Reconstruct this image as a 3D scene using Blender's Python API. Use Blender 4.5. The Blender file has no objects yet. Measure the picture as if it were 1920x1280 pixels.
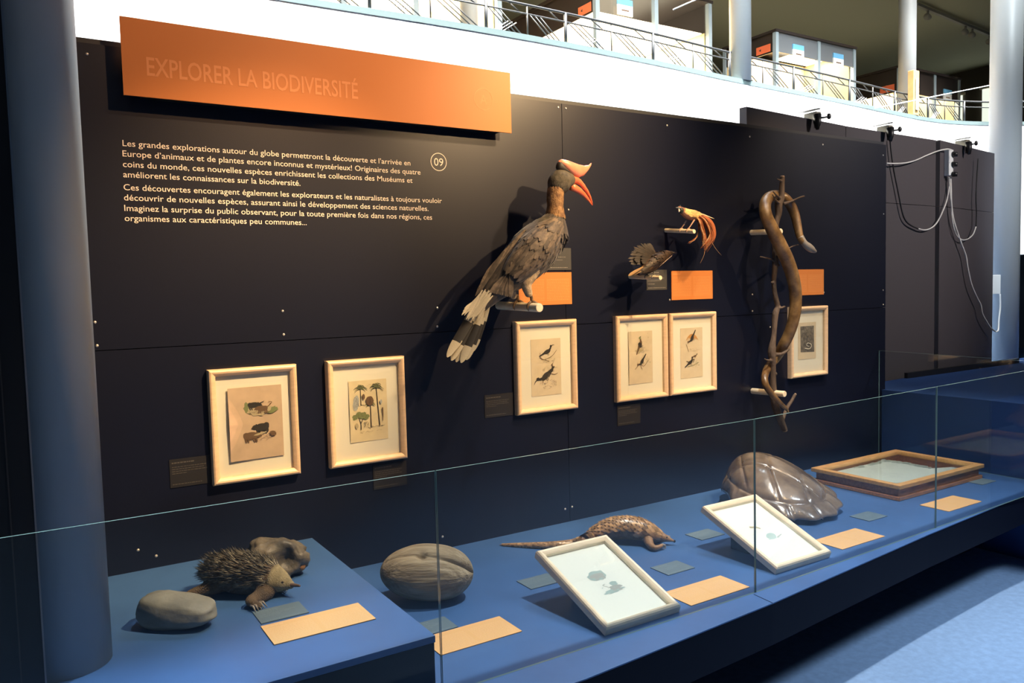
import bpy, bmesh, math, random
from mathutils import Vector, Matrix, noise
random.seed(7)
PI = math.pi
SC = bpy.context.scene
COL = SC.collection
V = Vector

# ------------------------------------------------------------------ camera
F_PX, YAW, PITCH, ROLL = 1481.083, 0.5588, 0.0644, 0.0254
CAM = V((0, -3.08, 1.6))
_f = V((math.sin(YAW)*math.cos(PITCH), math.cos(YAW)*math.cos(PITCH), -math.sin(PITCH)))
_r = V((math.cos(YAW), -math.sin(YAW), 0))
_d = _f.cross(_r)
_c, _s = math.cos(ROLL), math.sin(ROLL)
AX_R = _r*_c + _d*_s
AX_D = _r*-_s + _d*_c
AX_F = _f
cd = bpy.data.cameras.new('camera')
cam = bpy.data.objects.new('camera', cd); COL.objects.link(cam)
m3 = Matrix((AX_R, -AX_D, -AX_F)).transposed()
cam.matrix_world = Matrix.Translation(CAM) @ m3.to_4x4()
cd.sensor_fit = 'HORIZONTAL'; cd.sensor_width = 36.0
cd.lens = F_PX/1920*36.0
cd.clip_start = 0.05; cd.clip_end = 200
SC.camera = cam

# ------------------------------------------------------------------ exposure, world, lights
SC.view_settings.view_transform = 'Standard'
SC.view_settings.look = 'None'
SC.view_settings.gamma = 1.0
SC.view_settings.use_curve_mapping = False
SC.view_settings.exposure = 0.0
w = bpy.data.worlds.new('hall_daylight'); SC.world = w; w.use_nodes = True
w.node_tree.nodes['Background'].inputs[0].default_value = (0.62, 0.78, 1.0, 1)
w.node_tree.nodes['Background'].inputs[1].default_value = 0.035

def area(name, loc, target, sx, sy, power, col):
    l = bpy.data.lights.new(name, 'AREA'); l.shape = 'RECTANGLE'; l.size = sx; l.size_y = sy
    l.energy = power; l.color = col
    o = bpy.data.objects.new(name, l); COL.objects.link(o); o.location = loc
    o.rotation_euler = (V(target)-V(loc)).to_track_quat('-Z', 'Y').to_euler()
    return o
def spot(name, loc, target, size, blend, power, col, rad=0.03):
    l = bpy.data.lights.new(name, 'SPOT'); l.spot_size = math.radians(size); l.spot_blend = blend
    l.energy = power; l.color = col; l.shadow_soft_size = rad
    o = bpy.data.objects.new(name, l); COL.objects.link(o); o.location = loc
    o.rotation_euler = (V(target)-V(loc)).to_track_quat('-Z', 'Y').to_euler()
    return o
WARM = (1.0, 0.66, 0.34)
NEUT = (1.0, 0.90, 0.78)
def spread(o, deg): o.data.spread = math.radians(deg); return o
spot('skylight_floor', (6.6, -5.6, 8.0), (3.8, -2.6, 0), 34, 1.0, 3700, (0.84, 0.92, 1.0), 1.0)
spot('column_fill_spot', (5.5, -4.2, 8.0), (7.7, 0.6, 2.0), 15, 1.0, 4800, (0.84, 0.92, 1.0), 0.3)  # narrow spot added only to brighten the right-hand column
spot('skylight_slot', (4.5, 1.4, 6.2), (0.1, -0.65, 1.6), 24, 1.0, 4200, (0.88, 0.96, 1.0), 0.25)
spread(area('skylight_gap', (5.2, 1.6, 7.6), (0.2, -0.8, 1.0), 2.0, 1.6, 48, (0.80, 0.91, 1.0)), 60)
spread(area('skylight_balcony', (6.0, 0.7, 8.2), (6.0, 2.3, 2.8), 16, 0.6, 1500, (1.0, 0.98, 0.95)), 40)
spread(area('skylight_front', (4.0, -3.5, 7.5), (6.6, 2.4, 4.1), 5, 0.6, 80, (0.86, 0.95, 1.0)), 26)
area('ceiling_fill', (10.5, 6.5, 5.0), (10.5, 6.4, 6.5), 10, 3, 24, (1.0, 0.88, 0.62))  # added unseen fill that lifts the mezzanine ceiling
spot('track_spot_title', (2.75, -1.25, 3.2), (2.2, 0, 2.45), 80, 1.0, 260, WARM, 0.04)
spot('track_spot_title_left', (1.7, -2.2, 3.6), (0.6, 0, 2.42), 46, 1.0, 170, (1.0, 0.56, 0.27), 0.04)
spot('track_spot_birds', (2.75, -2.4, 3.1), (2.45, 0, 1.7), 62, 1.0, 290, WARM, 0.035)
spot('lower_prints_fill', (3.0, -2.6, 4.2), (2.6, 0, 1.1), 30, 1.0, 520, WARM, 0.035)  # extra spot added to lift the framed bird prints
spot('track_spot_prints', (2.2, -2.4, 4.2), (0.48, 0, 1.12), 30, 1.0, 1500, WARM, 0.04)
spot('track_spot_snake', (4.5, -2.0, 4.0), (4.0, 0, 1.5), 42, 1.0, 360, WARM, 0.03)
spot('track_spot_panels', (6.2, -2.6, 3.6), (5.5, 0.3, 2.2), 64, 1.0, 300, (1.0, 0.90, 0.86), 0.05)
spot('case_spot_stones', (1.1, -1.4, 4.0), (0.55, -0.7, 0.6), 36, 1.0, 135, NEUT, 0.06)
spot('case_spot_prints', (2.5, -1.3, 4.0), (1.8, -0.95, 0.5), 42, 0.9, 560, NEUT, 0.06)
spot('case_spot_shell', (3.05, -1.3, 4.0), (3.7, -0.72, 0.5), 48, 0.9, 560, NEUT, 0.06)

# ------------------------------------------------------------------ helpers
def at(px, py, x=None, y=None, z=None):
    d = AX_R*((px-960)/F_PX) + AX_D*((py-640)/F_PX) + AX_F
    if y is not None: t = (y-CAM.y)/d.y
    elif z is not None: t = (z-CAM.z)/d.z
    else: t = (x-CAM.x)/d.x
    return CAM + d*t
def depth(p): return (V(p)-CAM).dot(AX_F)

def rgb(h):  # sRGB 0..255 -> linear
    return tuple((c/255/12.92 if c/255 <= 0.04045 else ((c/255+0.055)/1.055)**2.4) for c in h)

MATS = {}
def mat(name, col, rough=0.5, metal=0.0, spec=0.5, noise=None, bump=None, col2=None, coat=0, stretch=None, island=None, sheen=0):
    if name in MATS: return MATS[name]
    m = bpy.data.materials.new(name); m.use_nodes = True
    nt = m.node_tree; b = nt.nodes['Principled BSDF']
    b.inputs['Base Color'].default_value = (*col, 1); b.inputs['Roughness'].default_value = rough
    b.inputs['Metallic'].default_value = metal; b.inputs['Specular IOR Level'].default_value = spec
    b.inputs['Coat Weight'].default_value = coat
    if sheen: b.inputs['Sheen Weight'].default_value = sheen
    L = nt.links
    tc = None
    def coords():
        nonlocal tc
        if tc is None:
            t = nt.nodes.new('ShaderNodeTexCoord'); mp = nt.nodes.new('ShaderNodeMapping')
            if stretch: mp.inputs['Scale'].default_value = stretch
            L.new(t.outputs['Object'], mp.inputs['Vector']); tc = mp.outputs['Vector']
        return tc
    last = None
    if noise or col2:
        n = nt.nodes.new('ShaderNodeTexNoise'); sc, amt = noise or (8, 1)
        n.inputs['Scale'].default_value = sc; n.inputs['Detail'].default_value = 5; n.inputs['Roughness'].default_value = 0.6
        L.new(coords(), n.inputs['Vector'])
        r = nt.nodes.new('ShaderNodeValToRGB'); r.color_ramp.elements[0].position = 0.35; r.color_ramp.elements[1].position = 0.65
        c2 = col2 or tuple(min(1, c*(1+amt)) for c in col)
        c1 = col if col2 else tuple(c*(1-amt) for c in col)
        r.color_ramp.elements[0].color = (*c1, 1); r.color_ramp.elements[1].color = (*c2, 1)
        L.new(n.outputs['Fac'], r.inputs['Fac']); last = r.outputs['Color']
    if island:
        g = nt.nodes.new('ShaderNodeNewGeometry')
        mr = nt.nodes.new('ShaderNodeMapRange'); mr.inputs['To Min'].default_value = 1-island; mr.inputs['To Max'].default_value = 1+island
        L.new(g.outputs['Random Per Island'], mr.inputs['Value'])
        mx = nt.nodes.new('ShaderNodeMix'); mx.data_type = 'RGBA'; mx.blend_type = 'MULTIPLY'; mx.inputs['Factor'].default_value = 1
        if last: L.new(last, mx.inputs['A'])
        else: mx.inputs['A'].default_value = (*col, 1)
        L.new(mr.outputs['Result'], mx.inputs['B']); last = mx.outputs['Result']
    if last: L.new(last, b.inputs['Base Color'])
    if bump:
        n2 = nt.nodes.new('ShaderNodeTexNoise'); n2.inputs['Scale'].default_value = bump[0]; n2.inputs['Detail'].default_value = 4
        L.new(coords(), n2.inputs['Vector'])
        bp = nt.nodes.new('ShaderNodeBump'); bp.inputs['Strength'].default_value = bump[1]; bp.inputs['Distance'].default_value = bump[2] if len(bump) > 2 else 0.01
        L.new(n2.outputs['Fac'], bp.inputs['Height']); L.new(bp.outputs['Normal'], b.inputs['Normal'])
    MATS[name] = m
    return m

def glass_mat(name='clear_glass', tint=(0.965, 0.985, 0.98), ior=1.5, rough=0.0):
    if name in MATS: return MATS[name]
    m = bpy.data.materials.new(name); m.use_nodes = True; nt = m.node_tree; nt.nodes.clear(); L = nt.links
    out = nt.nodes.new('ShaderNodeOutputMaterial'); mx = nt.nodes.new('ShaderNodeMixShader')
    tr = nt.nodes.new('ShaderNodeBsdfTransparent'); tr.inputs[0].default_value = (*tint, 1)
    gl = nt.nodes.new('ShaderNodeBsdfGlossy'); gl.inputs['Roughness'].default_value = rough
    fr = nt.nodes.new('ShaderNodeFresnel'); ge = nt.nodes.new('ShaderNodeNewGeometry')
    ma = nt.nodes.new('ShaderNodeMath'); ma.operation = 'MULTIPLY_ADD'
    ma.inputs[1].default_value = -(ior-1/ior); ma.inputs[2].default_value = ior
    L.new(ge.outputs['Backfacing'], ma.inputs[0]); L.new(ma.outputs[0], fr.inputs['IOR'])
    L.new(fr.outputs[0], mx.inputs[0]); L.new(tr.outputs[0], mx.inputs[1]); L.new(gl.outputs[0], mx.inputs[2])
    L.new(mx.outputs[0], out.inputs[0])
    MATS[name] = m
    return m
def emit_mat(name, col, s):
    if name in MATS: return MATS[name]
    m = bpy.data.materials.new(name); m.use_nodes = True; b = m.node_tree.nodes['Principled BSDF']
    b.inputs['Base Color'].default_value = (*col, 1)
    b.inputs['Emission Color'].default_value = (*col, 1); b.inputs['Emission Strength'].default_value = s
    MATS[name] = m
    return m

class MB:
    def __init__(s): s.v = []; s.f = []; s.mi = []; s.sm = []
    def add(s, vs, fs, mi=0, sm=False):
        o = len(s.v); s.v += [V(a) for a in vs]
        for f in fs: s.f.append([i+o for i in f]); s.mi.append(mi); s.sm.append(sm)
        return s
    def box(s, x0, x1, y0, y1, z0, z1, mi=0):
        vs = [(x, y, z) for x in (x0, x1) for y in (y0, y1) for z in (z0, z1)]
        return s.add(vs, [(0,1,3,2),(4,6,7,5),(0,4,5,1),(2,3,7,6),(0,2,6,4),(1,5,7,3)], mi)
    def obox(s, o, u, v, n, mi=0):   # oriented box from corner o and edge vectors
        o, u, v, n = V(o), V(u), V(v), V(n)
        vs = [o+u*a+v*b+n*c for a in (0,1) for b in (0,1) for c in (0,1)]
        return s.add(vs, [(0,1,3,2),(4,6,7,5),(0,4,5,1),(2,3,7,6),(0,2,6,4),(1,5,7,3)], mi)
    def bar(s, a, b, w, h=None, up=(0,0,1), mi=0):
        a, b = V(a), V(b); d = (b-a).normalized(); up = V(up)
        if abs(d.dot(up)) > 0.98: up = V((0,1,0))
        r = d.cross(up).normalized(); u = r.cross(d); h = h or w
        return s.obox(a - r*w/2 - u*h/2, b-a, r*w, u*h, mi)
    def prism(s, poly, z0, z1, mi=0):
        n = len(poly)
        vs = [(x, y, z0) for x, y in poly] + [(x, y, z1) for x, y in poly]
        fs = [tuple(range(n-1, -1, -1)), tuple(range(n, 2*n))] + [(i, (i+1) % n, (i+1) % n+n, i+n) for i in range(n)]
        return s.add(vs, fs, mi)
    def tube(s, pts, rads, seg=10, mi=0, cap=True, flat=1.0, flat_axis=None, sm=True):
        pts = [V(p) for p in pts]; n = len(pts)
        if not hasattr(rads, '__len__'): rads = [rads]*n
        tang = [(pts[min(i+1, n-1)]-pts[max(i-1, 0)]).normalized() for i in range(n)]
        ref = V(flat_axis) if flat_axis else (V((0,0,1)) if abs(tang[0].z) < 0.9 else V((1,0,0)))
        nrm = (ref - tang[0]*ref.dot(tang[0])).normalized()
        vs = []
        for i in range(n):
            if flat_axis: nrm = V(flat_axis)
            nrm = (nrm - tang[i]*nrm.dot(tang[i])).normalized()
            bi = tang[i].cross(nrm)
            for k in range(seg):
                a = 2*PI*k/seg
                vs.append(pts[i] + (nrm*math.cos(a)*flat + bi*math.sin(a))*rads[i])
        fs = [(i*seg+k, i*seg+(k+1) % seg, (i+1)*seg+(k+1) % seg, (i+1)*seg+k) for i in range(n-1) for k in range(seg)]
        if cap: fs += [tuple(range(seg-1, -1, -1)), tuple((n-1)*seg+k for k in range(seg))]
        return s.add(vs, fs, mi, sm)
    def sweep(s, pts, rads, seg=14, mi=0, sub=5, flat=1.0, flat_axis=None):   # smooth, rounded ends
        P, R = smooth(pts, rads, sub)
        d0 = (P[0]-P[1]).normalized(); d1 = (P[-1]-P[-2]).normalized()
        a = []; b = []
        for t in (0.96, 0.8, 0.5, 0.2):
            a.append((P[0]+d0*R[0]*t, R[0]*math.sqrt(1-t*t)*1.0)); b.append((P[-1]+d1*R[-1]*t, R[-1]*math.sqrt(1-t*t)))
        b.reverse()
        return s.tube([q[0] for q in a]+P+[q[0] for q in b], [q[1] for q in a]+R+[q[1] for q in b], seg, mi, True, flat, flat_axis)
    def grid(s, nu, nv, fn, mi=0, sm=True):     # sphere-like closed grid; fn(theta 0..pi, phi 0..2pi)
        vs = [fn(0, 0)]
        for i in range(1, nu):
            for k in range(nv): vs.append(fn(PI*i/nu, 2*PI*k/nv))
        vs.append(fn(PI, 0)); fs = []
        for k in range(nv): fs.append((0, 1+k, 1+(k+1) % nv))
        for i in range(nu-2):
            for k in range(nv):
                a = 1+i*nv+k; b = 1+i*nv+(k+1) % nv; fs.append((a, a+nv, b+nv, b))
        o = 1+(nu-2)*nv
        for k in range(nv): fs.append((o+k, len(vs)-1, o+(k+1) % nv))
        return s.add(vs, fs, mi, sm)
    def ball(s, c, r, seg=10, mi=0):
        c = V(c); r = V(r) if hasattr(r, '__len__') else V((r, r, r))
        return s.grid(seg, seg*2, lambda t, p: c+V((r.x*math.sin(t)*math.cos(p), r.y*math.sin(t)*math.sin(p), r.z*math.cos(t))), mi)
    def cone(s, a, b, r, seg=5, mi=0):
        a, b = V(a), V(b); d = (b-a).normalized(); up = V((0,0,1)) if abs(d.z) < 0.9 else V((1,0,0))
        x = d.cross(up).normalized(); y = d.cross(x)
        vs = [a+(x*math.cos(2*PI*k/seg)+y*math.sin(2*PI*k/seg))*r for k in range(seg)]+[b]
        return s.add(vs, [(k, (k+1) % seg, seg) for k in range(seg)], mi, True)
    def feather(s, base, tip, nrm, wid, curl=0.0, mis=(0,), n=6, camber=0.25):
        base, tip, nrm = V(base), V(tip), V(nrm)
        d = tip-base; L = d.length; d.normalize(); side = d.cross(nrm).normalized(); nrm = side.cross(d)
        vs = []
        for i in range(n+1):
            t = i/n
            wv = wid*(0.35+0.65*math.sin(min(1, t*1.6)*PI/2))*(1 if t < 0.75 else math.sqrt(max(0.02, 1-((t-0.75)/0.25)**2)))/2
            c = base+d*(L*t)+nrm*(curl*L*(t*t))
            vs += [c-side*wv-nrm*wv*camber, c+nrm*0.0, c+side*wv-nrm*wv*camber]
        for i in range(n):
            mi = mis[min(len(mis)-1, int(i/n*len(mis)))]
            a = i*3
            s.add([], [], 0)
        o = len(s.v); s.v += vs
        for i in range(n):
            mi = mis[min(len(mis)-1, int(i/n*len(mis)))]
            a = o+i*3
            s.f += [[a, a+1, a+4, a+3], [a+1, a+2, a+5, a+4]]; s.mi += [mi, mi]; s.sm += [True, True]
        return s
    def text(s, body, p, u, v, cap, width=None, spacing=1.0, mi=0, lift=None, bold=0.0):
        # text laid on a plane: p = left end of baseline, u along, v up; cap = capital height; width = fitted length
        cu = bpy.data.curves.new('t', 'FONT'); cu.body = body; cu.size = 1; cu.space_character = spacing
        cu.resolution_u = 3; cu.offset = bold
        ob = bpy.data.objects.new('t', cu); COL.objects.link(ob)
        bpy.context.view_layer.update()
        me = bpy.data.meshes.new_from_object(ob.evaluated_get(bpy.context.evaluated_depsgraph_get()))
        xs = [q.co.x for q in me.vertices]; x0, x1 = min(xs), max(xs)
        u, v = V(u).normalized(), V(v).normalized(); n = u.cross(v)
        ky = cap/0.70; kx = (width/(x1-x0)) if width else ky
        vs = [V(p)+u*((q.co.x-x0)*kx)+v*(q.co.y*ky)+n*(lift or 0) for q in me.vertices]
        s.add(vs, [tuple(f.vertices) for f in me.polygons], mi)
        bpy.data.objects.remove(ob); bpy.data.curves.remove(cu); bpy.data.meshes.remove(me)
        return s
    def build(s, name, mats, parent=None, bevel=0, remesh=0, smooth_it=0, subsurf=0, solid=0):
        me = bpy.data.meshes.new(name)
        off = V((0,0,0)); p = parent
        while p is not None: off += p.location; p = p.parent
        me.from_pydata([tuple(a-off) for a in s.v], [], s.f); 
        if not isinstance(mats, (list, tuple)): mats = [mats]
        for m in mats: me.materials.append(m)
        me.polygons.foreach_set('material_index', s.mi); me.polygons.foreach_set('use_smooth', s.sm)
        me.update()
        o = bpy.data.objects.new(name, me); COL.objects.link(o)
        if parent: o.parent = parent
        if remesh:
            md = o.modifiers.new('one_surface', 'REMESH'); md.mode = 'VOXEL'; md.voxel_size = remesh; md.use_smooth_shade = True
        if smooth_it:
            md = o.modifiers.new('soften', 'SMOOTH'); md.iterations = smooth_it; md.factor = 0.5
        if solid:
            md = o.modifiers.new('thickness', 'SOLIDIFY'); md.thickness = solid; md.offset = -1
        if bevel:
            md = o.modifiers.new('round_edges', 'BEVEL'); md.width = bevel; md.segments = 3; md.limit_method = 'ANGLE'; md.harden_normals = False
        if subsurf:
            md = o.modifiers.new('subdivide', 'SUBSURF'); md.levels = subsurf; md.render_levels = subsurf
        return o

def smooth(pts, rads, sub):
    pts = [V(p) for p in pts]; n = len(pts)
    if not hasattr(rads, '__len__'): rads = [rads]*n
    P = []; R = []
    for i in range(n-1):
        p0, p1, p2, p3 = pts[max(i-1, 0)], pts[i], pts[i+1], pts[min(i+2, n-1)]
        r0, r1, r2, r3 = rads[max(i-1, 0)], rads[i], rads[i+1], rads[min(i+2, n-1)]
        for k in range(sub):
            t = k/sub
            h = lambda a, b, c, d: 0.5*((2*b)+(c-a)*t+(2*a-5*b+4*c-d)*t*t+(3*b-a-3*c+d)*t*t*t)
            P.append(V((h(p0.x,p1.x,p2.x,p3.x), h(p0.y,p1.y,p2.y,p3.y), h(p0.z,p1.z,p2.z,p3.z)))); R.append(max(1e-4, h(r0,r1,r2,r3)))
    P.append(pts[-1]); R.append(rads[-1])
    return P, R

def empty(name, loc):
    o = bpy.data.objects.new(name, None); COL.objects.link(o); o.location = loc; o.empty_display_size = 0.05
    return o
def tag(o, label, cat, group=None, kind=None):
    o['label'] = label; o['category'] = cat
    if group: o['group'] = group
    if kind: o['kind'] = kind
    return o
def thing(name, loc, label, cat, group=None): return tag(empty(name, loc), label, cat, group)
def struct(o): o['kind'] = 'structure'; return o
def part_label(o, t): o['label'] = t; return o
def pxp(rows, zfix=None):     # rows (px, py, radius px, Y) -> points, radii in metres
    P = []; R = []
    for px, py, r, y in rows:
        q = at(px, py, y=y); P.append(q); R.append(r*depth(q)/F_PX)
    return P, R
#---SPLIT---
# ------------------------------------------------------------------ materials
NAVY = mat('navy_board', (0.0040, 0.0060, 0.0180), 0.38, spec=0.47, bump=(220, 0.06, 0.002))
NAVY_TRIM = mat('navy_board_edge', (0.03, 0.034, 0.042), 0.45)
BLACKB = mat('black_panel', (0.010, 0.009, 0.010), 0.5)
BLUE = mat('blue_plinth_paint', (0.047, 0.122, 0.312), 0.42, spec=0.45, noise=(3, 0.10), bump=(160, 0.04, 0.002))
BLUE_DK = mat('shaded_plinth_blue', (0.002, 0.004, 0.013), 0.65, spec=0.12)  # plinth blue with the fronts' shade put into the colour; also joint, supports
COUNTER = mat('counter_blue_paint', (0.030, 0.072, 0.22), 0.85, spec=0.08)
CARPET = mat('blue_carpet', (0.20, 0.33, 0.56), 0.95, spec=0.1, noise=(30, 0.08), bump=(900, 0.12, 0.002))
COLGREY = mat('grey_blue_column_paint', (0.31, 0.325, 0.325), 0.45)
WHITE = mat('white_plaster', (0.86, 0.86, 0.85), 0.8)
LEDGE = mat('pale_teal_metal', (0.125, 0.175, 0.178), 0.5)
ORANGE = mat('orange_board', (0.62, 0.20, 0.045), 0.5, spec=0.4)
ORANGE_LBL = mat('orange_label', (0.62, 0.215, 0.05), 0.55)
ORANGE_TXT = mat('pale_orange_lettering', (0.80, 0.37, 0.13), 0.6)
ORANGE_TTL = mat('title_lettering', (0.80, 0.31, 0.11), 0.6)
TXTW = mat('cream_lettering', (0.85, 0.74, 0.62), 0.6)
BIRCH = mat('birch_wood', (0.74, 0.53, 0.33), 0.42, noise=(6, 0.07), stretch=(3, 3, 14))
DOWEL = mat('beech_dowel', (0.86, 0.71, 0.49), 0.5, noise=(10, 0.1), stretch=(8, 1.5, 8))
MATBOARD = mat('cream_mat_board', (0.86, 0.79, 0.66), 0.8)
MATWHITE = mat('white_mat_board', (0.90, 0.89, 0.86), 0.8)
PAPER = mat('aged_paper', (0.72, 0.58, 0.41), 0.85, noise=(25, 0.05))
PAPER2 = mat('foxed_paper', (0.60, 0.43, 0.30), 0.85, noise=(18, 0.08))
PAPER3 = mat('yellow_paper', (0.76, 0.62, 0.40), 0.85, noise=(25, 0.05))
INK = mat('black_ink', (0.035, 0.028, 0.025), 0.8)
INK_BR = mat('brown_ink', (0.16, 0.09, 0.05), 0.8)
INK_GR = mat('green_ink', (0.22, 0.24, 0.10), 0.8)
INK_PALE = mat('pale_wash', (0.50, 0.40, 0.25), 0.8)
INK_OR = mat('orange_wash', (0.60, 0.30, 0.10), 0.8)
INK_BLUE = mat('faint_blue_green_wash', (0.42, 0.52, 0.52), 0.8)
INK_GREY = mat('faint_grey_wash', (0.45, 0.45, 0.43), 0.8)
LBL_DK = mat('dark_grey_label', (0.055, 0.055, 0.055), 0.5)
LBL_DKK = mat('black_label', (0.018, 0.018, 0.020), 0.45)
LBL_TXT = mat('grey_lettering', (0.28, 0.26, 0.23), 0.6)
LBL_TXT2 = mat('dim_lettering', (0.075, 0.07, 0.065), 0.6)
LBL_BLUE = mat('grey_blue_label', (0.11, 0.165, 0.21), 0.5)
LBL_BTXT = mat('pale_blue_lettering', (0.22, 0.29, 0.34), 0.6)
LBL_CARD = mat('tan_label', (0.72, 0.42, 0.17), 0.6)
LBL_CTXT = mat('tan_lettering', (0.80, 0.53, 0.27), 0.6)
SCREW = mat('bright_screw_metal', (0.75, 0.70, 0.62), 0.3, metal=0.6)
GLASS = glass_mat()
EDGE = mat('glass_edge', (0.20, 0.33, 0.33), 0.2, spec=0.6)
BLACKM = mat('black_plastic', (0.012, 0.012, 0.013), 0.4)
STEEL = mat('grey_metal', (0.35, 0.36, 0.37), 0.35, metal=0.8)
WIREW = mat('white_cable_sheath', (0.85, 0.83, 0.78), 0.5)
WIREB = mat('black_cable_sheath', (0.015, 0.015, 0.016), 0.5)

ZL, ZU = 0.468, 0.630

# ------------------------------------------------------------------ setting
b = MB(); b.box(-6, 22, -12, 14, -0.05, 0.0); struct(b.build('floor', CARPET))

# main display wall: four boards with open joints, screws and lettering
wall = struct(empty('wall_back', (2.3, 0, 0)))
ztop, zseam, xseam = 2.497, 1.428, at(1055, 300, y=0).x
b = MB()
for x0, x1 in ((-0.6, xseam-0.0015), (xseam+0.0015, 4.81)):
    b.box(x0, x1, 0, 0.018, zseam+0.0015, ztop-0.022); b.box(x0, x1, 0, 0.018, 0.0, zseam-0.0015)
b.build('board', NAVY, wall)
b = MB(); b.box(-0.6, 4.81, 0.0185, 0.10, 0, ztop); b.build('backing', NAVY_TRIM, wall)
for q in [(163,101),(178,604),(182,648),(530,583),(532,627),(820,577),(1047,201),(1061,203),(1251,235),(1406,256),(1543,271),(1656,291),(1066,393),(1256,562),(1411,552),(1411,583),(1444,613),(1545,548),(1060,954),(1073,950),(830,1006),(259,1031),(293,1042),(1656,544),(1656,571),(1657,401),(820,612)]:
    p = at(q[0], q[1], y=-0.001); b = MB()
    b.tube([p+V((0,0.001,0)), p+V((0,-0.0015,0))], [0.0055, 0.004], 10); b.build('screw', SCREW, wall)
# introduction text
lines = [("Les grandes explorations autour du globe permettront la découverte et l’arrivée en", (230,276), (769.3,307.3)),
 ("Europe d’animaux et de plantes encore inconnus et mystérieux! Originaires des quatre", (230,295), (788.3,325)),
 ("coins du monde, ces nouvelles espèces enrichissent les collections des Muséums et", (230.7,315), (773.3,340)),
 ("améliorent les connaissances sur la biodiversité.", (231.3,333.3), (563.3,346.7)),
 ("Ces découvertes encouragent également les explorateurs et les naturalistes à toujours vouloir", (232,358.3), (828.3,378.3)),
 ("découvrir de nouvelles espèces, assurant ainsi le développement des sciences naturelles.", (232.7,377.7), (803.3,392.7)),
 ("Imaginez la surprise du public observant, pour la toute première fois dans nos régions, ces", (233.3,396.7), (810,410)),
 ("organismes aux caractéristiques peu communes...", (234,415), (575,420.7))]
b = MB(); zl8 = []
for body, a, c in lines:
    A, Cc = at(*a, y=0), at(*c, y=0); z = (A.z*0.6+Cc.z*0.4)
    b.text(body, (A.x, -0.0008, z), (1,0,0), (0,0,1), 0.0212, Cc.x-A.x, bold=0.003)
b.build('lettering', TXTW, wall)
b = MB(); c = at(822.5, 303.5, y=-0.0008); R = 0.0385
def ring(b, c, r0, r1, u=V((1,0,0)), v=V((0,0,1)), seg=48, mi=0):
    vs = [c+(u*math.cos(2*PI*k/seg)+v*math.sin(2*PI*k/seg))*r for r in (r0, r1) for k in range(seg)]
    b.add(vs, [(k, (k+1) % seg, seg+(k+1) % seg, seg+k) for k in range(seg)], mi)
ring(b, c, R-0.003, R)
b.text('09', c+V((-0.022, 0, -0.0165)), (1,0,0), (0,0,1), 0.033, 0.044)
b.build('number_badge', TXTW, wall)

# further panels of the next display
for k, (xa, ya, xb, yb, zt) in enumerate(((3.724, .193, 4.80, .290, 2.65), (4.815, .295, 5.945, .325, 2.65), (5.97, .307, 7.064, .462, 2.65))):
    u = V((xb-xa, yb-ya, 0)); n = V((-u.y, u.x, 0)).normalized()*0.05
    pn = struct(empty('wall_far' if k == 0 else 'wall_far.%03d' % k, (xa, ya, 0)))
    zs = at(1715, 384, y=.32).z
    b = MB(); b.obox((xa, ya, zs+0.002), u, n, (0,0,zt-zs-0.002)); b.obox((xa, ya, 0), u, n, (0,0,zs-0.002))
    b.build('board', mat('charcoal_panel', (0.085, 0.074, 0.080), 0.7), pn)
    b = MB(); b.obox((xa, ya+0.001, 0), u*0.004, n, (0,0,zt)); b.build('edge_strip', mat('brown_edge', (0.16, 0.11, 0.09), 0.6), pn)

# blue plinths
pl = struct(empty('platform_low', (2.2, -0.6, 0)))
poly = [(-0.6, -1.20), (0.9, -1.285), (1.343, -1.29), (2.224, -1.233), (3.4, -1.12), (4.74, -1.02), (4.74, -0.0005), (-0.6, -0.0005)]
b = MB(); b.prism(poly, ZL-0.004, ZL); b.build('deck', BLUE, pl)
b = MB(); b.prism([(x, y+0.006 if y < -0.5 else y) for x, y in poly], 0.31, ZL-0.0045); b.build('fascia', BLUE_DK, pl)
b = MB(); b.box(-0.6, 4.7, -0.62, -0.001, 0.0, 0.3095); b.build('base', BLACKB, pl)
# joints and the worn line under the glass
b = MB(); q0 = at(1413, 1114, z=ZL+0.0004); q1 = at(1450, 1131, z=ZL+0.0004); b.obox(q0, (q1-q0)*0.97, (0.0025,0,0), (0,0,0.0004)); b.build('joint', BLUE_DK, pl)
pu = struct(empty('platform_high', (0.3, -0.55, ZL)))
b = MB(); b.box(-0.6, 0.955, -1.103, -0.0005, ZU-0.02, ZU); b.build('deck', BLUE, pu, bevel=0.0015)
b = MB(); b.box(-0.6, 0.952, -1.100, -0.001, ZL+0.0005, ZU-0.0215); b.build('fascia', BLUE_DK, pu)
# counter beyond the case
ct = struct(empty('counter_far', (6.5, -0.3, 0)))
b = MB(); b.prism([(4.775, -1.4), (9.0, -1.4), (9.0, 0.55), (7.06, 0.40), (5.3, 0.255), (4.83, 0.23), (4.83, -0.0), (4.775, -0.0)], 0.0, 0.89); b.build('cabinet', COUNTER, ct)

# columns
def column(name, x, y, r, z0, z1, seg=48):
    b = MB(); b.tube([(x, y, z0), (x, y, z1)], r, seg); return struct(b.build(name, COLGREY))
column('column', 0.062, -0.685, 0.11, ZU+0.0005, 6.4)
c = at(1900, 662, z=0.88); column('column.001', 7.72, 0.70, 0.13, 0, 6.4)

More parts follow.
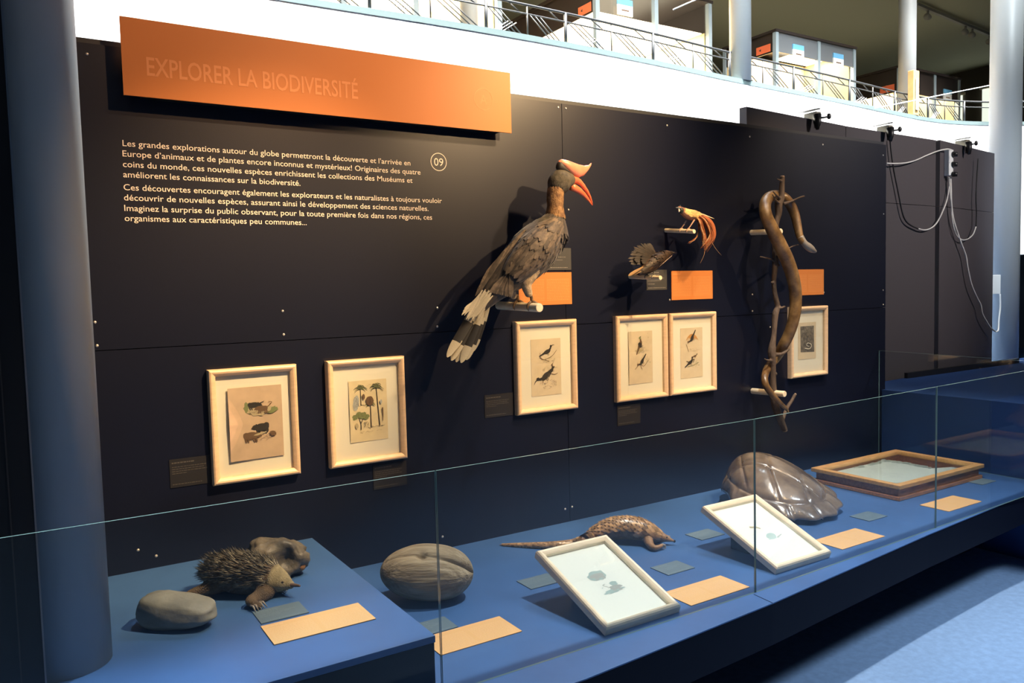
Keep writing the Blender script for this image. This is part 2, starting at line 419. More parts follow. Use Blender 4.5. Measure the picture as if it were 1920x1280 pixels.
# tall dark side panel left of the column
e = at(46, 635, y=-0.93)
sp = struct(empty('wall_left', (e.x-0.3, -0.93, ZU)))
b = MB(); b.box(e.x-0.7, e.x-0.004, -0.93, -0.88, ZU+0.0005, 6.0); b.build('board', BLACKB, sp)
b = MB(); b.box(e.x-0.0038, e.x, -0.932, -0.88, ZU+0.0005, 6.0); b.build('edge_trim', mat('grey_trim', (0.20, 0.20, 0.22), 0.4), sp)
b = MB(); b.box(e.x-0.052, e.x-0.049, -0.9325, -0.9301, ZU+0.0005, 6.0); b.build('joint_strip', mat('dim_trim', (0.05, 0.04, 0.035), 0.5), sp)

# glass of the case: four front panes and an end pane
GY = -1.128
zt = 1.112
xs = [(-0.30, 0.9555, ZL+0.0006), (0.9595, 2.246, ZL+0.0006), (2.250, 3.500, ZL+0.0006), (3.504, 4.735, ZL+0.0006)]
names = ['far left pane in front of the grey stones', 'second pane in front of the big nut and scaly anteater', 'third pane in front of the shell', 'right pane crossing the tan label by the wooden box']
ys = [-1.128, -1.128, -1.128, -1.085, -1.045]
gz = [1.112, 1.108, 1.112, 1.118, 1.126]
for i, (x0, x1, z0) in enumerate(xs):
    y0, y1 = ys[i], ys[i+1]
    u = V((x1-x0, y1-y0, 0)); n = V((u.y, -u.x, 0)).normalized()*0.006
    b = MB(); o = V((x0, y0, z0)); h0 = gz[i]-z0; h1 = gz[i+1]-z0
    vs = [o, o+u, o+u+V((0,0,h1)), o+V((0,0,h0)), o+n, o+u+n, o+u+n+V((0,0,h1)), o+n+V((0,0,h0))]
    b.add(vs, [(3,2,1,0), (4,5,6,7)], 0); b.add(vs, [(0,1,5,4), (1,2,6,5), (2,3,7,6), (3,0,4,7)], 1)
    tag(b.build('glass_pane', [GLASS, EDGE]), 'upright glass sheet, ' + names[i], 'glass', 'glass sheets of the display case')
b = MB(); vs = [V((4.738+dx, y, z)) for dx in (0, 0.008) for y, z in ((-0.0015, ZL+0.0006), (-1.04, ZL+0.0006), (-1.04, 1.135), (-0.0015, 1.15))]
b.add(vs, [(0,1,2,3), (7,6,5,4)], 0); b.add(vs, [(0,4,5,1), (1,5,6,2), (2,6,7,3), (3,7,4,0)], 1)
tag(b.build('glass_pane', [GLASS, EDGE]), 'upright glass sheet closing the far right end of the case', 'glass', 'glass sheets of the display case')

# ------------------------------------------------------------------ orange title board
tb0, tb1 = 0.350, 1.909
t = thing('title_board', (1.13, -0.03, 2.295), 'long orange board headed EXPLORER LA BIODIVERSITÉ at the top of the wall', 'sign')
zb0, zb1 = 2.298, 2.561
b = MB(); b.box(tb0, tb1, -0.068, -0.060, zb0, zb1); b.build('board', ORANGE, t)
b = MB(); b.box(tb0+0.06, tb1-0.04, -0.0598, -0.0005, zb0+0.006, zb1-0.09); b.build('mounting_frame', BLACKB, t)
b = MB(); p0 = at(276, 145.5, y=-0.0685); p1 = at(671.5, 181.5, y=-0.0685)
b.text('EXPLORER LA BIODIVERSITÉ', (p0.x, -0.0686, (p0.z+p1.z)/2), (1,0,0), (0,0,1), 0.0625, p1.x-p0.x, bold=0.012)
b.build('lettering', ORANGE_TTL, t)
b = MB(); c = at(906.5, 186, y=-0.0686); ring(b, c, 0.044, 0.047)
b.text('A', c+V((-0.0165, 0, -0.021)), (1,0,0), (0,0,1), 0.042, 0.033)
b.build('letter_badge', ORANGE_TTL, t)

# ------------------------------------------------------------------ labels
def dashes(b, o, u, v, n, w, rows, mi=0, lh=0.0022, seed=0):
    # small text rows too fine to read: runs of word-length dashes; rows = (v offset, x0, x1)
    rnd = random.Random(seed)
    for vo, x0, x1, hh in rows:
        x = x0
        while x < x1-0.002:
            L = min(rnd.uniform(0.004, 0.013), x1-x)
            q = o+u*x+v*vo+n*0.0003
            b.add([q, q+u*L, q+u*L+v*hh, q+v*hh], [(0,1,2,3)], mi); x += L+0.0022
def label_plate(name, o, u, v, w, h, pm, tm, rows, lab, cat, group, th=0.002, seed=0):
    o, u, v = V(o), V(u), V(v); n = u.cross(v)
    t = thing(name, o+u*w/2, lab, cat, group)
    b = MB(); b.obox(o, u*w, v*h, n*th); b.build('plate', pm, t)
    
    body = rows[1:]; tail = [body.pop()] if len(body) > 2 and body[-2][0]-body[-1][0] > .013 else []
    for pn, part_rows in (('heading', rows[:1]), ('lettering', [r for r in body if r[1] < w*.5]), ('lettering', [r for r in body if r[1] >= w*.5]), ('credit_line', tail)):
        if part_rows: b = MB(); dashes(b, o+n*th, u, v, n, w, part_rows, seed=seed); b.build(pn, tm, t)
    return t
def col_rows(w, h, two=True, title=True):
    r = []
    if title: r.append((h-0.018, 0.010, 0.065, 0.0035))
    y = h-0.034
    while y > 0.014:
        if two: r += [(y, 0.010, w*0.47, 0.0016), (y, w*0.52, w-0.014, 0.0016)]
        y -= 0.0075
    return r
XH, ZH = V((1,0,0)), V((0,0,1))
small_rows = [(0.088, 0.03, 0.085, 0.004), (0.079, 0.008, 0.09, 0.002), (0.066, 0.008, 0.025, 0.002), (0.060, 0.008, 0.12, 0.002), (0.046, 0.008, 0.10, 0.002), (0.030, 0.008, 0.055, 0.002), (0.010, 0.008, 0.13, 0.0025)]
dim_rows = [(0.088, 0.008, 0.085, 0.005), (0.074, 0.008, 0.13, 0.0025), (0.066, 0.008, 0.12, 0.0025), (0.058, 0.008, 0.13, 0.0025), (0.050, 0.008, 0.06, 0.0025), (0.010, 0.008, 0.11, 0.003)]
def wall_lbl(x, z, pm, tm, rows, lab, seed, w=0.152, h=0.104):
    return label_plate('specimen_label', (x, -0.0006, z), XH, ZH, w, h, pm, tm, rows, lab, 'label', 'dark caption plates on the wall', seed=seed)
wall_lbl(2.119, 1.692, LBL_DK, LBL_TXT, small_rows, 'dark grey caption plate on the wall behind the big hornbill’s breast', 1)
wall_lbl(2.748, 1.584, LBL_DK, LBL_TXT, small_rows, 'dark grey caption plate on the wall just under the dark bird’s dowel', 2, w=0.141)
wall_lbl(0.440, 0.912, LBL_DKK, LBL_TXT2, dim_rows, 'barely visible black caption plate left of the framed bear print', 3)
wall_lbl(1.224, 0.782, LBL_DKK, LBL_TXT2, dim_rows, 'barely visible black caption plate under the framed palm tree print', 4)
wall_lbl(1.770, 1.026, LBL_DKK, LBL_TXT2, dim_rows, 'black caption plate left of the framed print under the hornbill', 5)
wall_lbl(2.541, 0.902, LBL_DKK, LBL_TXT2, dim_rows, 'black caption plate under the left frame of the touching pair', 6)
for x, lab, s in ((1.968, 'orange text panel on the wall behind the hornbill’s legs', 11), (2.921, 'orange text panel on the wall below the red plumed bird', 12), (3.872, 'orange text panel on the wall behind the snake', 13)):
    label_plate('wall_caption', (x, -0.0006, 1.528), XH, ZH, 0.303, 0.153, ORANGE_LBL, ORANGE_TXT, col_rows(0.303, 0.153), lab, 'label', 'orange text panels on the wall', seed=s)
YH = V((0,1,0))
def deck_lbl(name, x, y, z, w, h, pm, tm, lab, grp, s, rows):
    return label_plate(name, (x, y, z+0.0006), XH, YH, w, h, pm, tm, rows, lab, 'label', grp, th=0.0025, seed=s)
g1, g2 = 'tan text cards lying in the case', 'grey blue caption cards lying in the case'
for k, (x, y, z, lab) in enumerate(((0.557, -0.900, ZU, 'tan text card lying on the raised platform in front of the echidna'),
        (1.062, -0.916, ZL, 'tan text card lying in front of the big double nut'),
        (1.966, -1.088, ZL, 'tan text card lying right of the framed scaly anteater print'),
        (2.907, -1.028, ZL, 'tan text card lying in front of the turtle shell'),
        (3.800, -0.985, ZL, 'tan text card lying in front of the wooden specimen box'))):
    deck_lbl('text_card', x, y, z, 0.302, 0.147, LBL_CARD, LBL_CTXT, lab, g1, 20+k, col_rows(0.302, 0.147))
gr = [(0.088, 0.008, 0.075, 0.003), (0.076, 0.008, 0.09, 0.0018), (0.064, 0.008, 0.12, 0.0018), (0.055, 0.008, 0.10, 0.0018), (0.045, 0.008, 0.07, 0.0018), (0.010, 0.008, 0.12, 0.002)]
a1 = at(970, 1091, z=ZL); a2 = at(995, 1106, z=ZL)
b1 = at(1224, 1067, z=ZL); c1_ = at(1289, 1004, z=ZL)
for k, (x, y, z, lab) in enumerate(((0.564, -0.735, ZU, 'grey blue caption card tucked behind the tan card by the echidna'),
        (1.062, -0.762, ZL, 'grey blue caption card behind the tan card by the big double nut'),
        (a1.x, a2.y, ZL, 'grey blue caption card half under the framed scaly anteater print'),
        (b1.x, b1.y-0.09, ZL, 'grey blue caption card lying right of the framed scaly anteater print'),
        (c1_.x, c1_.y-0.09, ZL, 'grey blue caption card lying left of the framed shell print'),
        (3.356, -0.855, ZL, 'grey blue caption card lying right of the turtle shell'),
        (4.44, -0.815, ZL, 'grey blue caption card lying beyond the wooden specimen box'))):
    deck_lbl('caption_card', x, y, z, 0.144, 0.105, LBL_BLUE, LBL_BTXT, lab, g2, 30+k, gr)

# ------------------------------------------------------------------ framed prints
class Ink:
    def __init__(s, o, u, v, n): s.o, s.u, s.v, s.n = o, u, v, n; s.b = {}; s.k = 0; s.split = None
    def P(s, x, y): return s.o+s.u*x+s.v*y+s.n*(0.0005+s.k*0.00002)
    def mb(s, m): s.k += 1; return s.b.setdefault(m.name, (m, MB()))[1]
    def blob(s, m, x, y, rx, ry, rot=0, wob=0.12, seg=18, seed=1):
        rnd = random.Random(seed+int(x*9999)); b = s.mb(m); ca, sa = math.cos(rot), math.sin(rot); vs = [s.P(x, y)]
        for k in range(seg):
            a = 2*PI*k/seg; q = 1+rnd.uniform(-wob, wob); X, Y = rx*q*math.cos(a), ry*q*math.sin(a)
            vs.append(s.P(x+X*ca-Y*sa, y+X*sa+Y*ca))
        b.add(vs, [(0, 1+k, 1+(k+1) % seg) for k in range(seg)])
    def line(s, m, pts, w0, w1=None):
        w1 = w0 if w1 is None else w1; b = s.mb(m)
        P, _ = smooth([V((x, y, 0)) for x, y in pts], 0.001, 4); n = len(P); vs = []
        for i in range(n):
            t = (P[min(i+1, n-1)]-P[max(i-1, 0)]).normalized(); w = (w0+(w1-w0)*i/(n-1))/2
            vs += [s.P(P[i].x-t.y*w, P[i].y+t.x*w), s.P(P[i].x+t.y*w, P[i].y-t.x*w)]
        b.add(vs, [(2*i, 2*i+1, 2*i+3, 2*i+2) for i in range(n-1)])
    def hatch(s, m, x, y, rx, ry, n, w=0.0006, L=0.012, seed=3, ang=0.3):
        rnd = random.Random(seed)
        for _ in range(n):
            a = rnd.uniform(0, 2*PI); r = math.sqrt(rnd.random()); X, Y = x+rx*r*math.cos(a), y+ry*r*math.sin(a)
            t = rnd.gauss(ang, 0.5); l = L*rnd.uniform(0.4, 1)
            s.line(m, [(X-l*math.cos(t)/2, Y-l*math.sin(t)/2), (X+l*math.cos(t)/2, Y+l*math.sin(t)/2)], w)
    def beast(s, m, x, y, L, flip=1, tail=0.0, hump=0.0):      # small four-legged animal, centre x,y
        s.blob(m, x, y, L*0.5, L*0.27, 0.05*flip, 0.06); s.blob(m, x-L*0.3*flip, y+hump*L, L*0.22, L*0.22, 0, 0.06)
        s.blob(m, x+L*0.52*flip, y+L*0.02, L*0.2, L*0.16, -0.3*flip, 0.06); s.line(m, [(x+L*0.6*flip, y+L*0.02), (x+L*0.78*flip, y-L*0.08)], L*0.14, L*0.06)
        s.blob(m, x+L*0.42*flip, y+L*0.18, L*0.06, L*0.07)
        for dx in (-0.36, -0.2, 0.22, 0.38): s.line(m, [(x+dx*L, y-L*0.1), (x+(dx+0.03)*L, y-L*0.32), (x+(dx+0.07*flip)*L, y-L*0.45)], L*0.15, L*0.08)
        if tail: s.line(m, [(x-L*0.45*flip, y+L*0.1), (x-L*0.7*flip, y+L*0.3), (x-L*(0.7+tail*0.3)*flip, y+L*0.55), (x-L*0.6*flip, y+L*0.62)], L*0.09, L*0.05)
    def bird(s, m, x, y, L, ang, flip=1, long_bill=0.25, m2=None):
        ca, sa = math.cos(ang), math.sin(ang)
        T = lambda a, c: (x+(a*ca-c*sa)*L*flip, y+(a*sa+c*ca)*L)
        q = T(0, 0); s.blob(m, q[0], q[1], L*0.34, L*0.17, ang*flip, 0.05)
        s.line(m, [T(-0.25, 0), T(-0.55, -0.03), T(-0.85, -0.05)], L*0.2, L*0.08)
        s.line(m, [T(0.22, 0.05), T(0.38, 0.14), T(0.46, 0.24)], L*0.18, L*0.12)
        q = T(0.48, 0.27); s.blob(m2 or m, q[0], q[1], L*0.11, L*0.10)
        s.line(INK, [T(0.53, 0.28), T(0.53+long_bill*0.6, 0.28), T(0.53+long_bill, 0.22)], L*0.08, L*0.02)
        for d in (-0.04, 0.06): s.line(INK, [T(d, -0.12), T(d+0.02, -0.32)], L*0.03)
    def done(s, parent, name='engraving'):
        for m, b in s.b.values():
            b.build(name, m, parent)
# one object per colour would scatter an image over many parts: merge the inks of one print into one engraving mesh
def _done(s, parent, name='engraving'):
    ms = [m for m, b in s.b.values()]; y = s.split if s.split is not None else -1
    for low in (True, False):
        B = MB()
        for i, (m, b) in enumerate(s.b.values()):
            fs = [f for f in b.f if ((sum((b.v[q] for q in f), V((0,0,0)))/len(f)-s.o).dot(s.v) < y) == low]
            used = sorted({q for f in fs for q in f}); ix = {q: k for k, q in enumerate(used)}
            if fs: B.add([b.v[q] for q in used], [[ix[q] for q in f] for f in fs], i)
        if B.f: B.build(name, ms, parent)
Ink.done = _done

def picture(o, u, v, n, w, h, lab, grp, matb, sheet, draw, paper, lift=0.002, curl=0.0, m=0.026, dpt=0.034, rec=0.016, name='framed_print', warm=BIRCH, support=None):
    """o: lower left back corner, u right, v up, n out of the wall; sheet = (x0,y0,x1,y1) in the frame's own metres"""
    o, u, v, n = V(o), V(u), V(v), V(n)
    t = thing(name, o+u*w/2, lab, 'framed print', grp)
    # mitred moulding with a rounded profile
    prof = [(0, 0), (0, dpt-0.010), (0.0035, dpt-0.003), (0.009, dpt), (0.015, dpt-0.0012), (m-0.004, dpt-0.006), (m, dpt-0.010), (m, 0)]
    b = MB(); vs = []
    for cx, cy, sx, sy in ((0,0,1,1), (w,0,-1,1), (w,h,-1,-1), (0,h,1,-1)):
        for a, d in prof: vs.append(o+u*(cx+sx*a)+v*(cy+sy*a)+n*d)
    k = len(prof); fs = []
    for i in range(4):
        j = (i+1) % 4
        for q in range(k-1): fs.append((i*k+q, j*k+q, j*k+q+1, i*k+q+1))
    b.add(vs, fs, 0, False); b.build('frame', warm, t)
    b = MB(); b.obox(o+u*(m-0.001)+v*(m-0.001)+n*0.001, u*(w-2*m+0.002), v*(h-2*m+0.002), n*(rec-0.006)); b.build('mat_board', matb, t)
    x0, y0, x1, y1 = sheet; zp = rec-0.005+0.0004
    b = MB(); N = 8; vs = []
    for j in range(N+1):
        for i in range(N+1):
            X, Y = x0+(x1-x0)*i/N, y0+(y1-y0)*j/N
            vs.append(o+u*X+v*Y+n*(zp+lift+curl*((1-i/N)**2)*(0.4+0.6*(1-abs(2*j/N-1)))))
    b.add(vs, [(j*(N+1)+i, j*(N+1)+i+1, (j+1)*(N+1)+i+1, (j+1)*(N+1)+i) for j in range(N) for i in range(N)], 0, False)
    sh = b.build('sheet', paper, t, solid=0.0006 if lift > 0.0005 else 0.0002)
    ik = Ink(o+u*x0+v*y0+n*(zp+lift+curl*0.35), u, v, n); draw(ik, x1-x0, y1-y0); ik.done(sh)
    b = MB(); b.obox(o+u*(m-0.0005)+v*(m-0.0005)+n*(dpt-0.013), u*(w-2*m+0.001), v*(h-2*m+0.001), n*0.0015); b.build('glazing', GLASS, t)
    return t

def ground(ik, x, y, w, m=None, n=14, seed=5):
    ik.hatch(m or INK_PALE, x, y, w, w*0.12, n, 0.0012, w*0.5, seed, 0.05)
def d_bears(k, w, h):
    k.split = h*.56
    k.blob(INK_GR, w*.34, h*.70, .016, .022, 0, .3); k.blob(INK_GR, w*.80, h*.66, .022, .012, .4, .3); k.blob(INK_PALE, w*.56, h*.665, .045, .020, .1, .2)
    k.beast(INK, w*.46, h*.745, .042, 1, .0, .04); k.line(INK, [(w*.55,h*.76),(w*.66,h*.79)], .004, .002); k.beast(INK_BR, w*.62, h*.69, .040, -1, .7, .02)
    k.hatch(INK_BR, w*.55, h*.635, .045, .006, 22, .0007, .02, 3, .05)
    k.beast(INK, w*.60, h*.435, .052, -1, 0, .10); k.beast(INK_BR, w*.38, h*.325, .054, 1, 0, .05)
    k.blob(INK_PALE, w*.56, h*.345, .025, .004, .2); k.blob(INK_BR, w*.80, h*.335, .012, .010, 0, .3)
    k.hatch(INK_BR, w*.55, h*.285, .055, .012, 26, .0007, .022, 8, .05)
def palm(k, x, y, hh, r, seed, m=INK_GR, n=13, lean=0.0):
    k.line(INK, [(x, y), (x+lean*.6, y+hh*.55), (x+lean, y+hh)], .0045, .003)
    rnd = random.Random(seed)
    for i in range(n):
        a = -0.5+(PI+1.0)*i/(n-1); q = r*rnd.uniform(.75, 1.05); X, Y = x+lean, y+hh
        k.line(m if i % 2 else INK, [(X, Y), (X+q*.55*math.cos(a), Y+q*.5*math.sin(a)+r*.12), (X+q*math.cos(a), Y+q*.62*math.sin(a)-r*.18)], .0045, .001)
    k.hatch(INK, x, y-.002, .014, .002, 6, .0008, .02, seed, 0)
def d_palms(k, w, h):
    palm(k, w*.30, h*.60, .066, .031, 1); palm(k, w*.78, h*.24, .158, .033, 2, lean=-.010); palm(k, w*.55, h*.23, .092, .024, 3)
    k.line(INK, [(w*.28,h*.20),(w*.28,h*.30),(w*.22,h*.40)], .004, .002); k.line(INK, [(w*.28,h*.30),(w*.36,h*.40)], .004, .002)
    for dx, dy in ((.14,.41),(.24,.46),(.36,.44),(.42,.40),(.30,.42)): k.blob(INK_GR, w*dx, h*dy, .013, .011, 0, .25); k.hatch(INK, w*dx, h*dy, .013, .010, 12, .0006, .006, int(dx*100))
    k.blob(INK_GREY, w*.17, h*.64, .013, .032, -.15, .04); k.hatch(INK, w*.17, h*.64, .011, .028, 24, .0007, .012, 4, 1.4)
    k.blob(INK_BR, w*.53, h*.66, .017, .019, 0, .05); k.line(INK, [(w*.53,h*.70),(w*.54,h*.66),(w*.52,h*.62)], .002); k.blob(INK_BR, w*.37, h*.735, .006, .012, 0, .05)
    k.blob(INK_GREY, w*.83, h*.63, .005, .009); k.line(INK_BR, [(w*.86,h*.53),(w*.87,h*.42),(w*.86,h*.31)], .006, .002)
    k.hatch(INK, w*.41, h*.28, .012, .010, 20, .0009, .012, 6, .8); k.hatch(INK_GREY, w*.66, h*.42, .008, .008, 10, .0008, .006, 9); k.blob(INK_PALE, w*.17, h*.27, .007, .011)
    k.hatch(INK_BR, w*.5, h*.16, .055, .004, 14, .0006, .014, 7, 0); k.hatch(INK_BR, w*.55, h*.93, .02, .001, 4, .0006, .012, 7, 0)
def d_hornbills(k, w, h):
    k.split = h*.53
    k.line(INK_BR, [(w*.28,h*.68),(w*.42,h*.63),(w*.70,h*.69),(w*.86,h*.79)], .004, .002); k.line(INK_BR, [(w*.30,h*.76),(w*.34,h*.66),(w*.60,h*.60)], .0025)
    k.bird(INK, w*.54, h*.77, .060, .35, 1, .3); k.hatch(INK_GR, w*.62, h*.63, .035, .012, 16, .0008, .012, 3); k.hatch(INK_PALE, w*.50, h*.60, .045, .010, 18, .0008, .02, 4, 0)
    k.line(INK_BR, [(w*.55,h*.40),(w*.76,h*.36),(w*.88,h*.38)], .004, .002); k.bird(INK, w*.68, h*.44, .045, 1.0, 1, .25, INK_BR)
    k.bird(INK, w*.46, h*.34, .080, -.75, -1, .35); k.hatch(INK_BR, w*.55, h*.20, .052, .022, 60, .0008, .010, 6, .4); k.hatch(INK_PALE, w*.6, h*.48, .05, .012, 20, .0008, .015, 7)
def d_birds_a(k, w, h):
    k.split = h*.52
    k.blob(INK_PALE, w*.44, h*.63, .030, .012, .2, .3); k.bird(INK_BR, w*.47, h*.74, .065, 1.05, 1, .10, INK_GR); k.blob(INK, w*.47, h*.74, .011, .016, .5)
    k.hatch(INK_GR, w*.55, h*.64, .045, .014, 24, .0008, .010, 2); k.hatch(INK_BR, w*.78, h*.84, .012, .03, 7, .0009, .006, 8)
    k.line(INK_BR, [(w*.25,h*.28),(w*.45,h*.37),(w*.62,h*.33),(w*.80,h*.44)], .003, .0015); k.line(INK_BR, [(w*.45,h*.37),(w*.55,h*.27)], .002)
    k.bird(INK, w*.54, h*.42, .055, -1.0, -1, .10, INK_BR); k.hatch(INK_GR, w*.70, h*.43, .035, .030, 30, .0008, .010, 4); k.hatch(INK_PALE, w*.30, h*.42, .03, .03, 14, .0008, .010, 5)
def d_birds_b(k, w, h):
    k.split = h*.49
    for i in range(22):
        a = .2+2.6*i/21; k.line(INK_OR, [(w*.52, h*.76), (w*.52+.030*math.cos(a), h*.76+.026*math.sin(a)+.006), (w*.52+.048*math.cos(a), h*.735+.010*math.sin(a))], .004, .001)
    k.bird(INK, w*.52, h*.79, .060, -1.1, -1, .10, INK_BR); k.line(INK_BR, [(w*.25,h*.68),(w*.34,h*.56),(w*.36,h*.52)], .0025); k.hatch(INK_PALE, w*.6, h*.56, .04, .010, 18, .0008, .015, 2, 0)
    k.bird(INK, w*.42, h*.31, .055, .5, 1, .12); k.line(INK, [(w*.42,h*.31),(w*.60,h*.37),(w*.55,h*.30)], .006, .003); k.line(INK, [(w*.40,h*.31),(w*.25,h*.34)], .006, .003)
    k.bird(INK_BR, w*.64, h*.43, .030, .1, 1, .15, INK); k.line(INK_GR, [(w*.30,h*.23),(w*.55,h*.25),(w*.80,h*.30)], .002); k.hatch(INK_GR, w*.66, h*.27, .03, .025, 22, .0008, .010, 4)
PLATE_DK = mat('grey_aquatint', (0.10, 0.085, 0.075), 0.85, col2=(0.26, 0.22, 0.18), noise=(55, 1))
def d_snake(k, w, h):
    b = k.mb(PLATE_DK); b.add([k.P(w*.14,h*.20), k.P(w*.90,h*.18), k.P(w*.88,h*.90), k.P(w*.12,h*.90)], [(0,1,2,3)])
    k.hatch(INK, w*.5, h*.55, .038, .065, 110, .0010, .010, 3, .9); k.hatch(INK_PALE, w*.5, h*.72, .034, .03, 45, .0008, .008, 5, 1.4)
    k.line(MATBOARD, [(w*.35,h*.30),(w*.62,h*.28),(w*.72,h*.38),(w*.52,h*.44),(w*.44,h*.38),(w*.60,h*.34)], .005, .002)
def d_anteater(k, w, h):
    k.split = h*.49
    k.blob(INK_BLUE, w*.46, h*.60, .040, .026, .1, .15); k.beast(INK_GREY, w*.47, h*.595, .050, -1, 0, .03)
    k.blob(INK_BLUE, w*.50, h*.36, .046, .010, .1, .25); k.blob(INK_BLUE, w*.58, h*.44, .016, .012, .1, .25); k.beast(INK_GREY, w*.55, h*.395, .042, 1, .7, .02); k.hatch(INK_BLUE, w*.52, h*.38, .05, .03, 30, .0009, .012, 4)
def d_shell(k, w, h):
    k.split = h*.48
    k.line(INK_PALE, [(w*.34,h*.62),(w*.44,h*.60),(w*.50,h*.56)], .011, .007); k.hatch(INK_GREY, w*.42, h*.60, .02, .008, 14, .0009, .008, 4); k.line(INK_GREY, [(w*.2,h*.50),(w*.32,h*.50)], .0008)
    k.blob(INK_BLUE, w*.52, h*.41, .028, .019, .2, .05); k.line(INK_BLUE, [(w*.40,h*.37),(w*.66,h*.36)], .004, .002); k.line(INK_GREY, [(w*.60,h*.37),(w*.74,h*.40)], .008, .004)

gw = 'birch frames hanging on the wall'
def wall_pic(x0, x1, z0, z1, lab, draw, sheet, paper, lift=0.001, curl=0.0):
    w, h = x1-x0, z1-z0
    picture((x0, -0.0006, z0), XH, ZH, (0,-1,0), w, h, lab, gw, MATBOARD, sheet, draw, paper, lift, curl)
wall_pic(0.584, 0.914, 0.902, 1.335, 'birch framed print of two bears and two small animals, nearest the grey column', d_bears, (.068, .080, .270, .358), PAPER2, 0.004, 0.010)
wall_pic(1.035, 1.372, 0.902, 1.337, 'birch framed print of palm trees and fruits, second from the left', d_palms, (.092, .092, .258, .345), PAPER3, 0.001, 0.004)
wall_pic(1.930, 2.277, 1.023, 1.456, 'birch framed print of two hornbills, under the large stuffed hornbill', d_hornbills, (.090, .078, .260, .346), PAPER)
wall_pic(2.522, 2.867, 1.026, 1.459, 'birch framed bird print, left one of the touching pair', d_birds_a, (.088, .082, .250, .350), PAPER, 0.001, 0.006)
wall_pic(2.882, 3.223, 1.027, 1.459, 'birch framed print with an orange plumed bird, right one of the touching pair', d_birds_b, (.088, .082, .250, .350), PAPER)
wall_pic(3.841, 4.180, 1.040, 1.461, 'birch framed dark snake engraving, half hidden behind the snake', d_snake, (.080, .105, .245, .325), PAPER)
# tilted frames in the case, each on a wedge support
BIRCH_P = mat('pale_birch_wood', (0.80, 0.68, 0.50), 0.42, noise=(6, 0.06), stretch=(3, 3, 14))
for (x, y0, w, L, tilt, lab, draw, seed) in ((1.566, -1.112, 0.330, 0.432, 20.0, 'tilted birch framed print of two scaly anteaters, below the scaly anteater', d_anteater, 1),
        (2.450, -1.066, 0.335, 0.425, 22.0, 'tilted birch framed print of a shell, propped in front of the turtle shell', d_shell, 2)):
    a = math.radians(tilt); v = V((0, math.cos(a), math.sin(a))); n = V((0, -math.sin(a), math.cos(a)))
    # front foot of the frame rests on the deck
    o = V((x, y0+0.012, ZL+0.0008))
    t = picture(o, XH, v, n, w, L, lab, 'birch frames tilted in the case', MATWHITE, (.030, .030, w-.030, L-.030), draw, MATWHITE, 0.0002, 0.0, warm=BIRCH_P)
    c = math.cos(a); yb = o.y+v.y*L*0.55; zb = o.z+v.z*L*0.55
    b = MB(); b.add([(x+.10, yb, ZL+.0006), (x+.10, yb+.10, ZL+.0006), (x+.10, yb+.10, zb+.10*math.tan(a)-.002), (x+.10, yb, zb-.002), (x+w-.10, yb, ZL+.0006), (x+w-.10, yb+.10, ZL+.0006), (x+w-.10, yb+.10, zb+.10*math.tan(a)-.002), (x+w-.10, yb, zb-.002)],
                    [(0,1,2,3), (7,6,5,4), (0,4,5,1), (1,5,6,2), (2,6,7,3), (3,7,4,0)]); b.build('support', BLUE_DK, t)

# ------------------------------------------------------------------ wooden dowels
def dowel(x, z0, z1, yend, r, lab):
    b = MB(); b.tube([(x, -0.0006, z0), (x, -0.004, z0), (x, yend+0.002, z1), (x, yend, z1)], [r, r, r, r*0.93], 24, sm=False)
    return tag(b.build('wooden_dowel', DOWEL), lab, 'dowel', 'wooden dowels sticking out of the wall')
DW1 = (1.859, 1.534, 1.525, -0.333, 0.0185)
DW2 = (2.886, 1.892, 1.871, -0.206, 0.0105)
DW3 = (2.639, 1.654, 1.643, -0.226, 0.0105)
dowel(*DW1, 'thick pale dowel gripped by the large hornbill’s feet')
dowel(*DW2, 'thin pale dowel under the red plumed bird')
dowel(*DW3, 'thin pale dowel under the dark brown bird')
dowel(3.537, 1.892, 1.883, -0.205, 0.0150, 'pale dowel holding the upper part of the snake’s branch')
dowel(3.538, 0.993, 0.997, -0.225, 0.0165, 'pale dowel holding the lower part of the snake’s branch')

# ------------------------------------------------------------------ animal helpers
def frames(P, ref=V((0, -1, 0))):
    out = []; n = len(P)
    for i in range(n):
        t = (P[min(i+1, n-1)]-P[max(i-1, 0)]).normalized()
        N = (ref-t*ref.dot(t)).normalized(); out.append((t, N, t.cross(N)))
    return out
def plume(b, P, R, rows, per, a0, a1, L, W, lift=0.1, i0=0.0, i1=1.0, jit=0.3, rnd=None, mis=(0,), curl=-0.1, sink=0.96, n=4):
    """overlapping feathers / scales laid over a swept body, pointing along it"""
    rnd = rnd or random.Random(5); fr = frames(P); m = len(P)-1
    for r in range(rows):
        s = (i0+(i1-i0)*(r+0.5)/rows)*m
        for k in range(per):
            ss = min(m-0.01, max(0, s+rnd.uniform(-jit, jit)*m/rows)); i = int(ss); f = ss-i
            p = P[i].lerp(P[i+1], f); q = R[i]*(1-f)+R[i+1]*f; t, N, B = fr[i]
            a = a0+(a1-a0)*((k+0.5*(r % 2)+0.25)/per)+rnd.uniform(-jit, jit)*(a1-a0)/per
            nn = N*math.cos(a)+B*math.sin(a); base = p+nn*q*sink
            slope = (R[min(i+2, m)]-R[max(i-1, 0)])/max(1e-4, (P[min(i+2, m)]-P[max(i-1, 0)]).length)
            l = L*rnd.uniform(0.8, 1.15)
            tip = base+t*l+nn*(l*(lift+slope))
            b.feather(base, tip, nn, W*rnd.uniform(0.85, 1.15), curl*rnd.uniform(0.5, 1.2), mis, n)
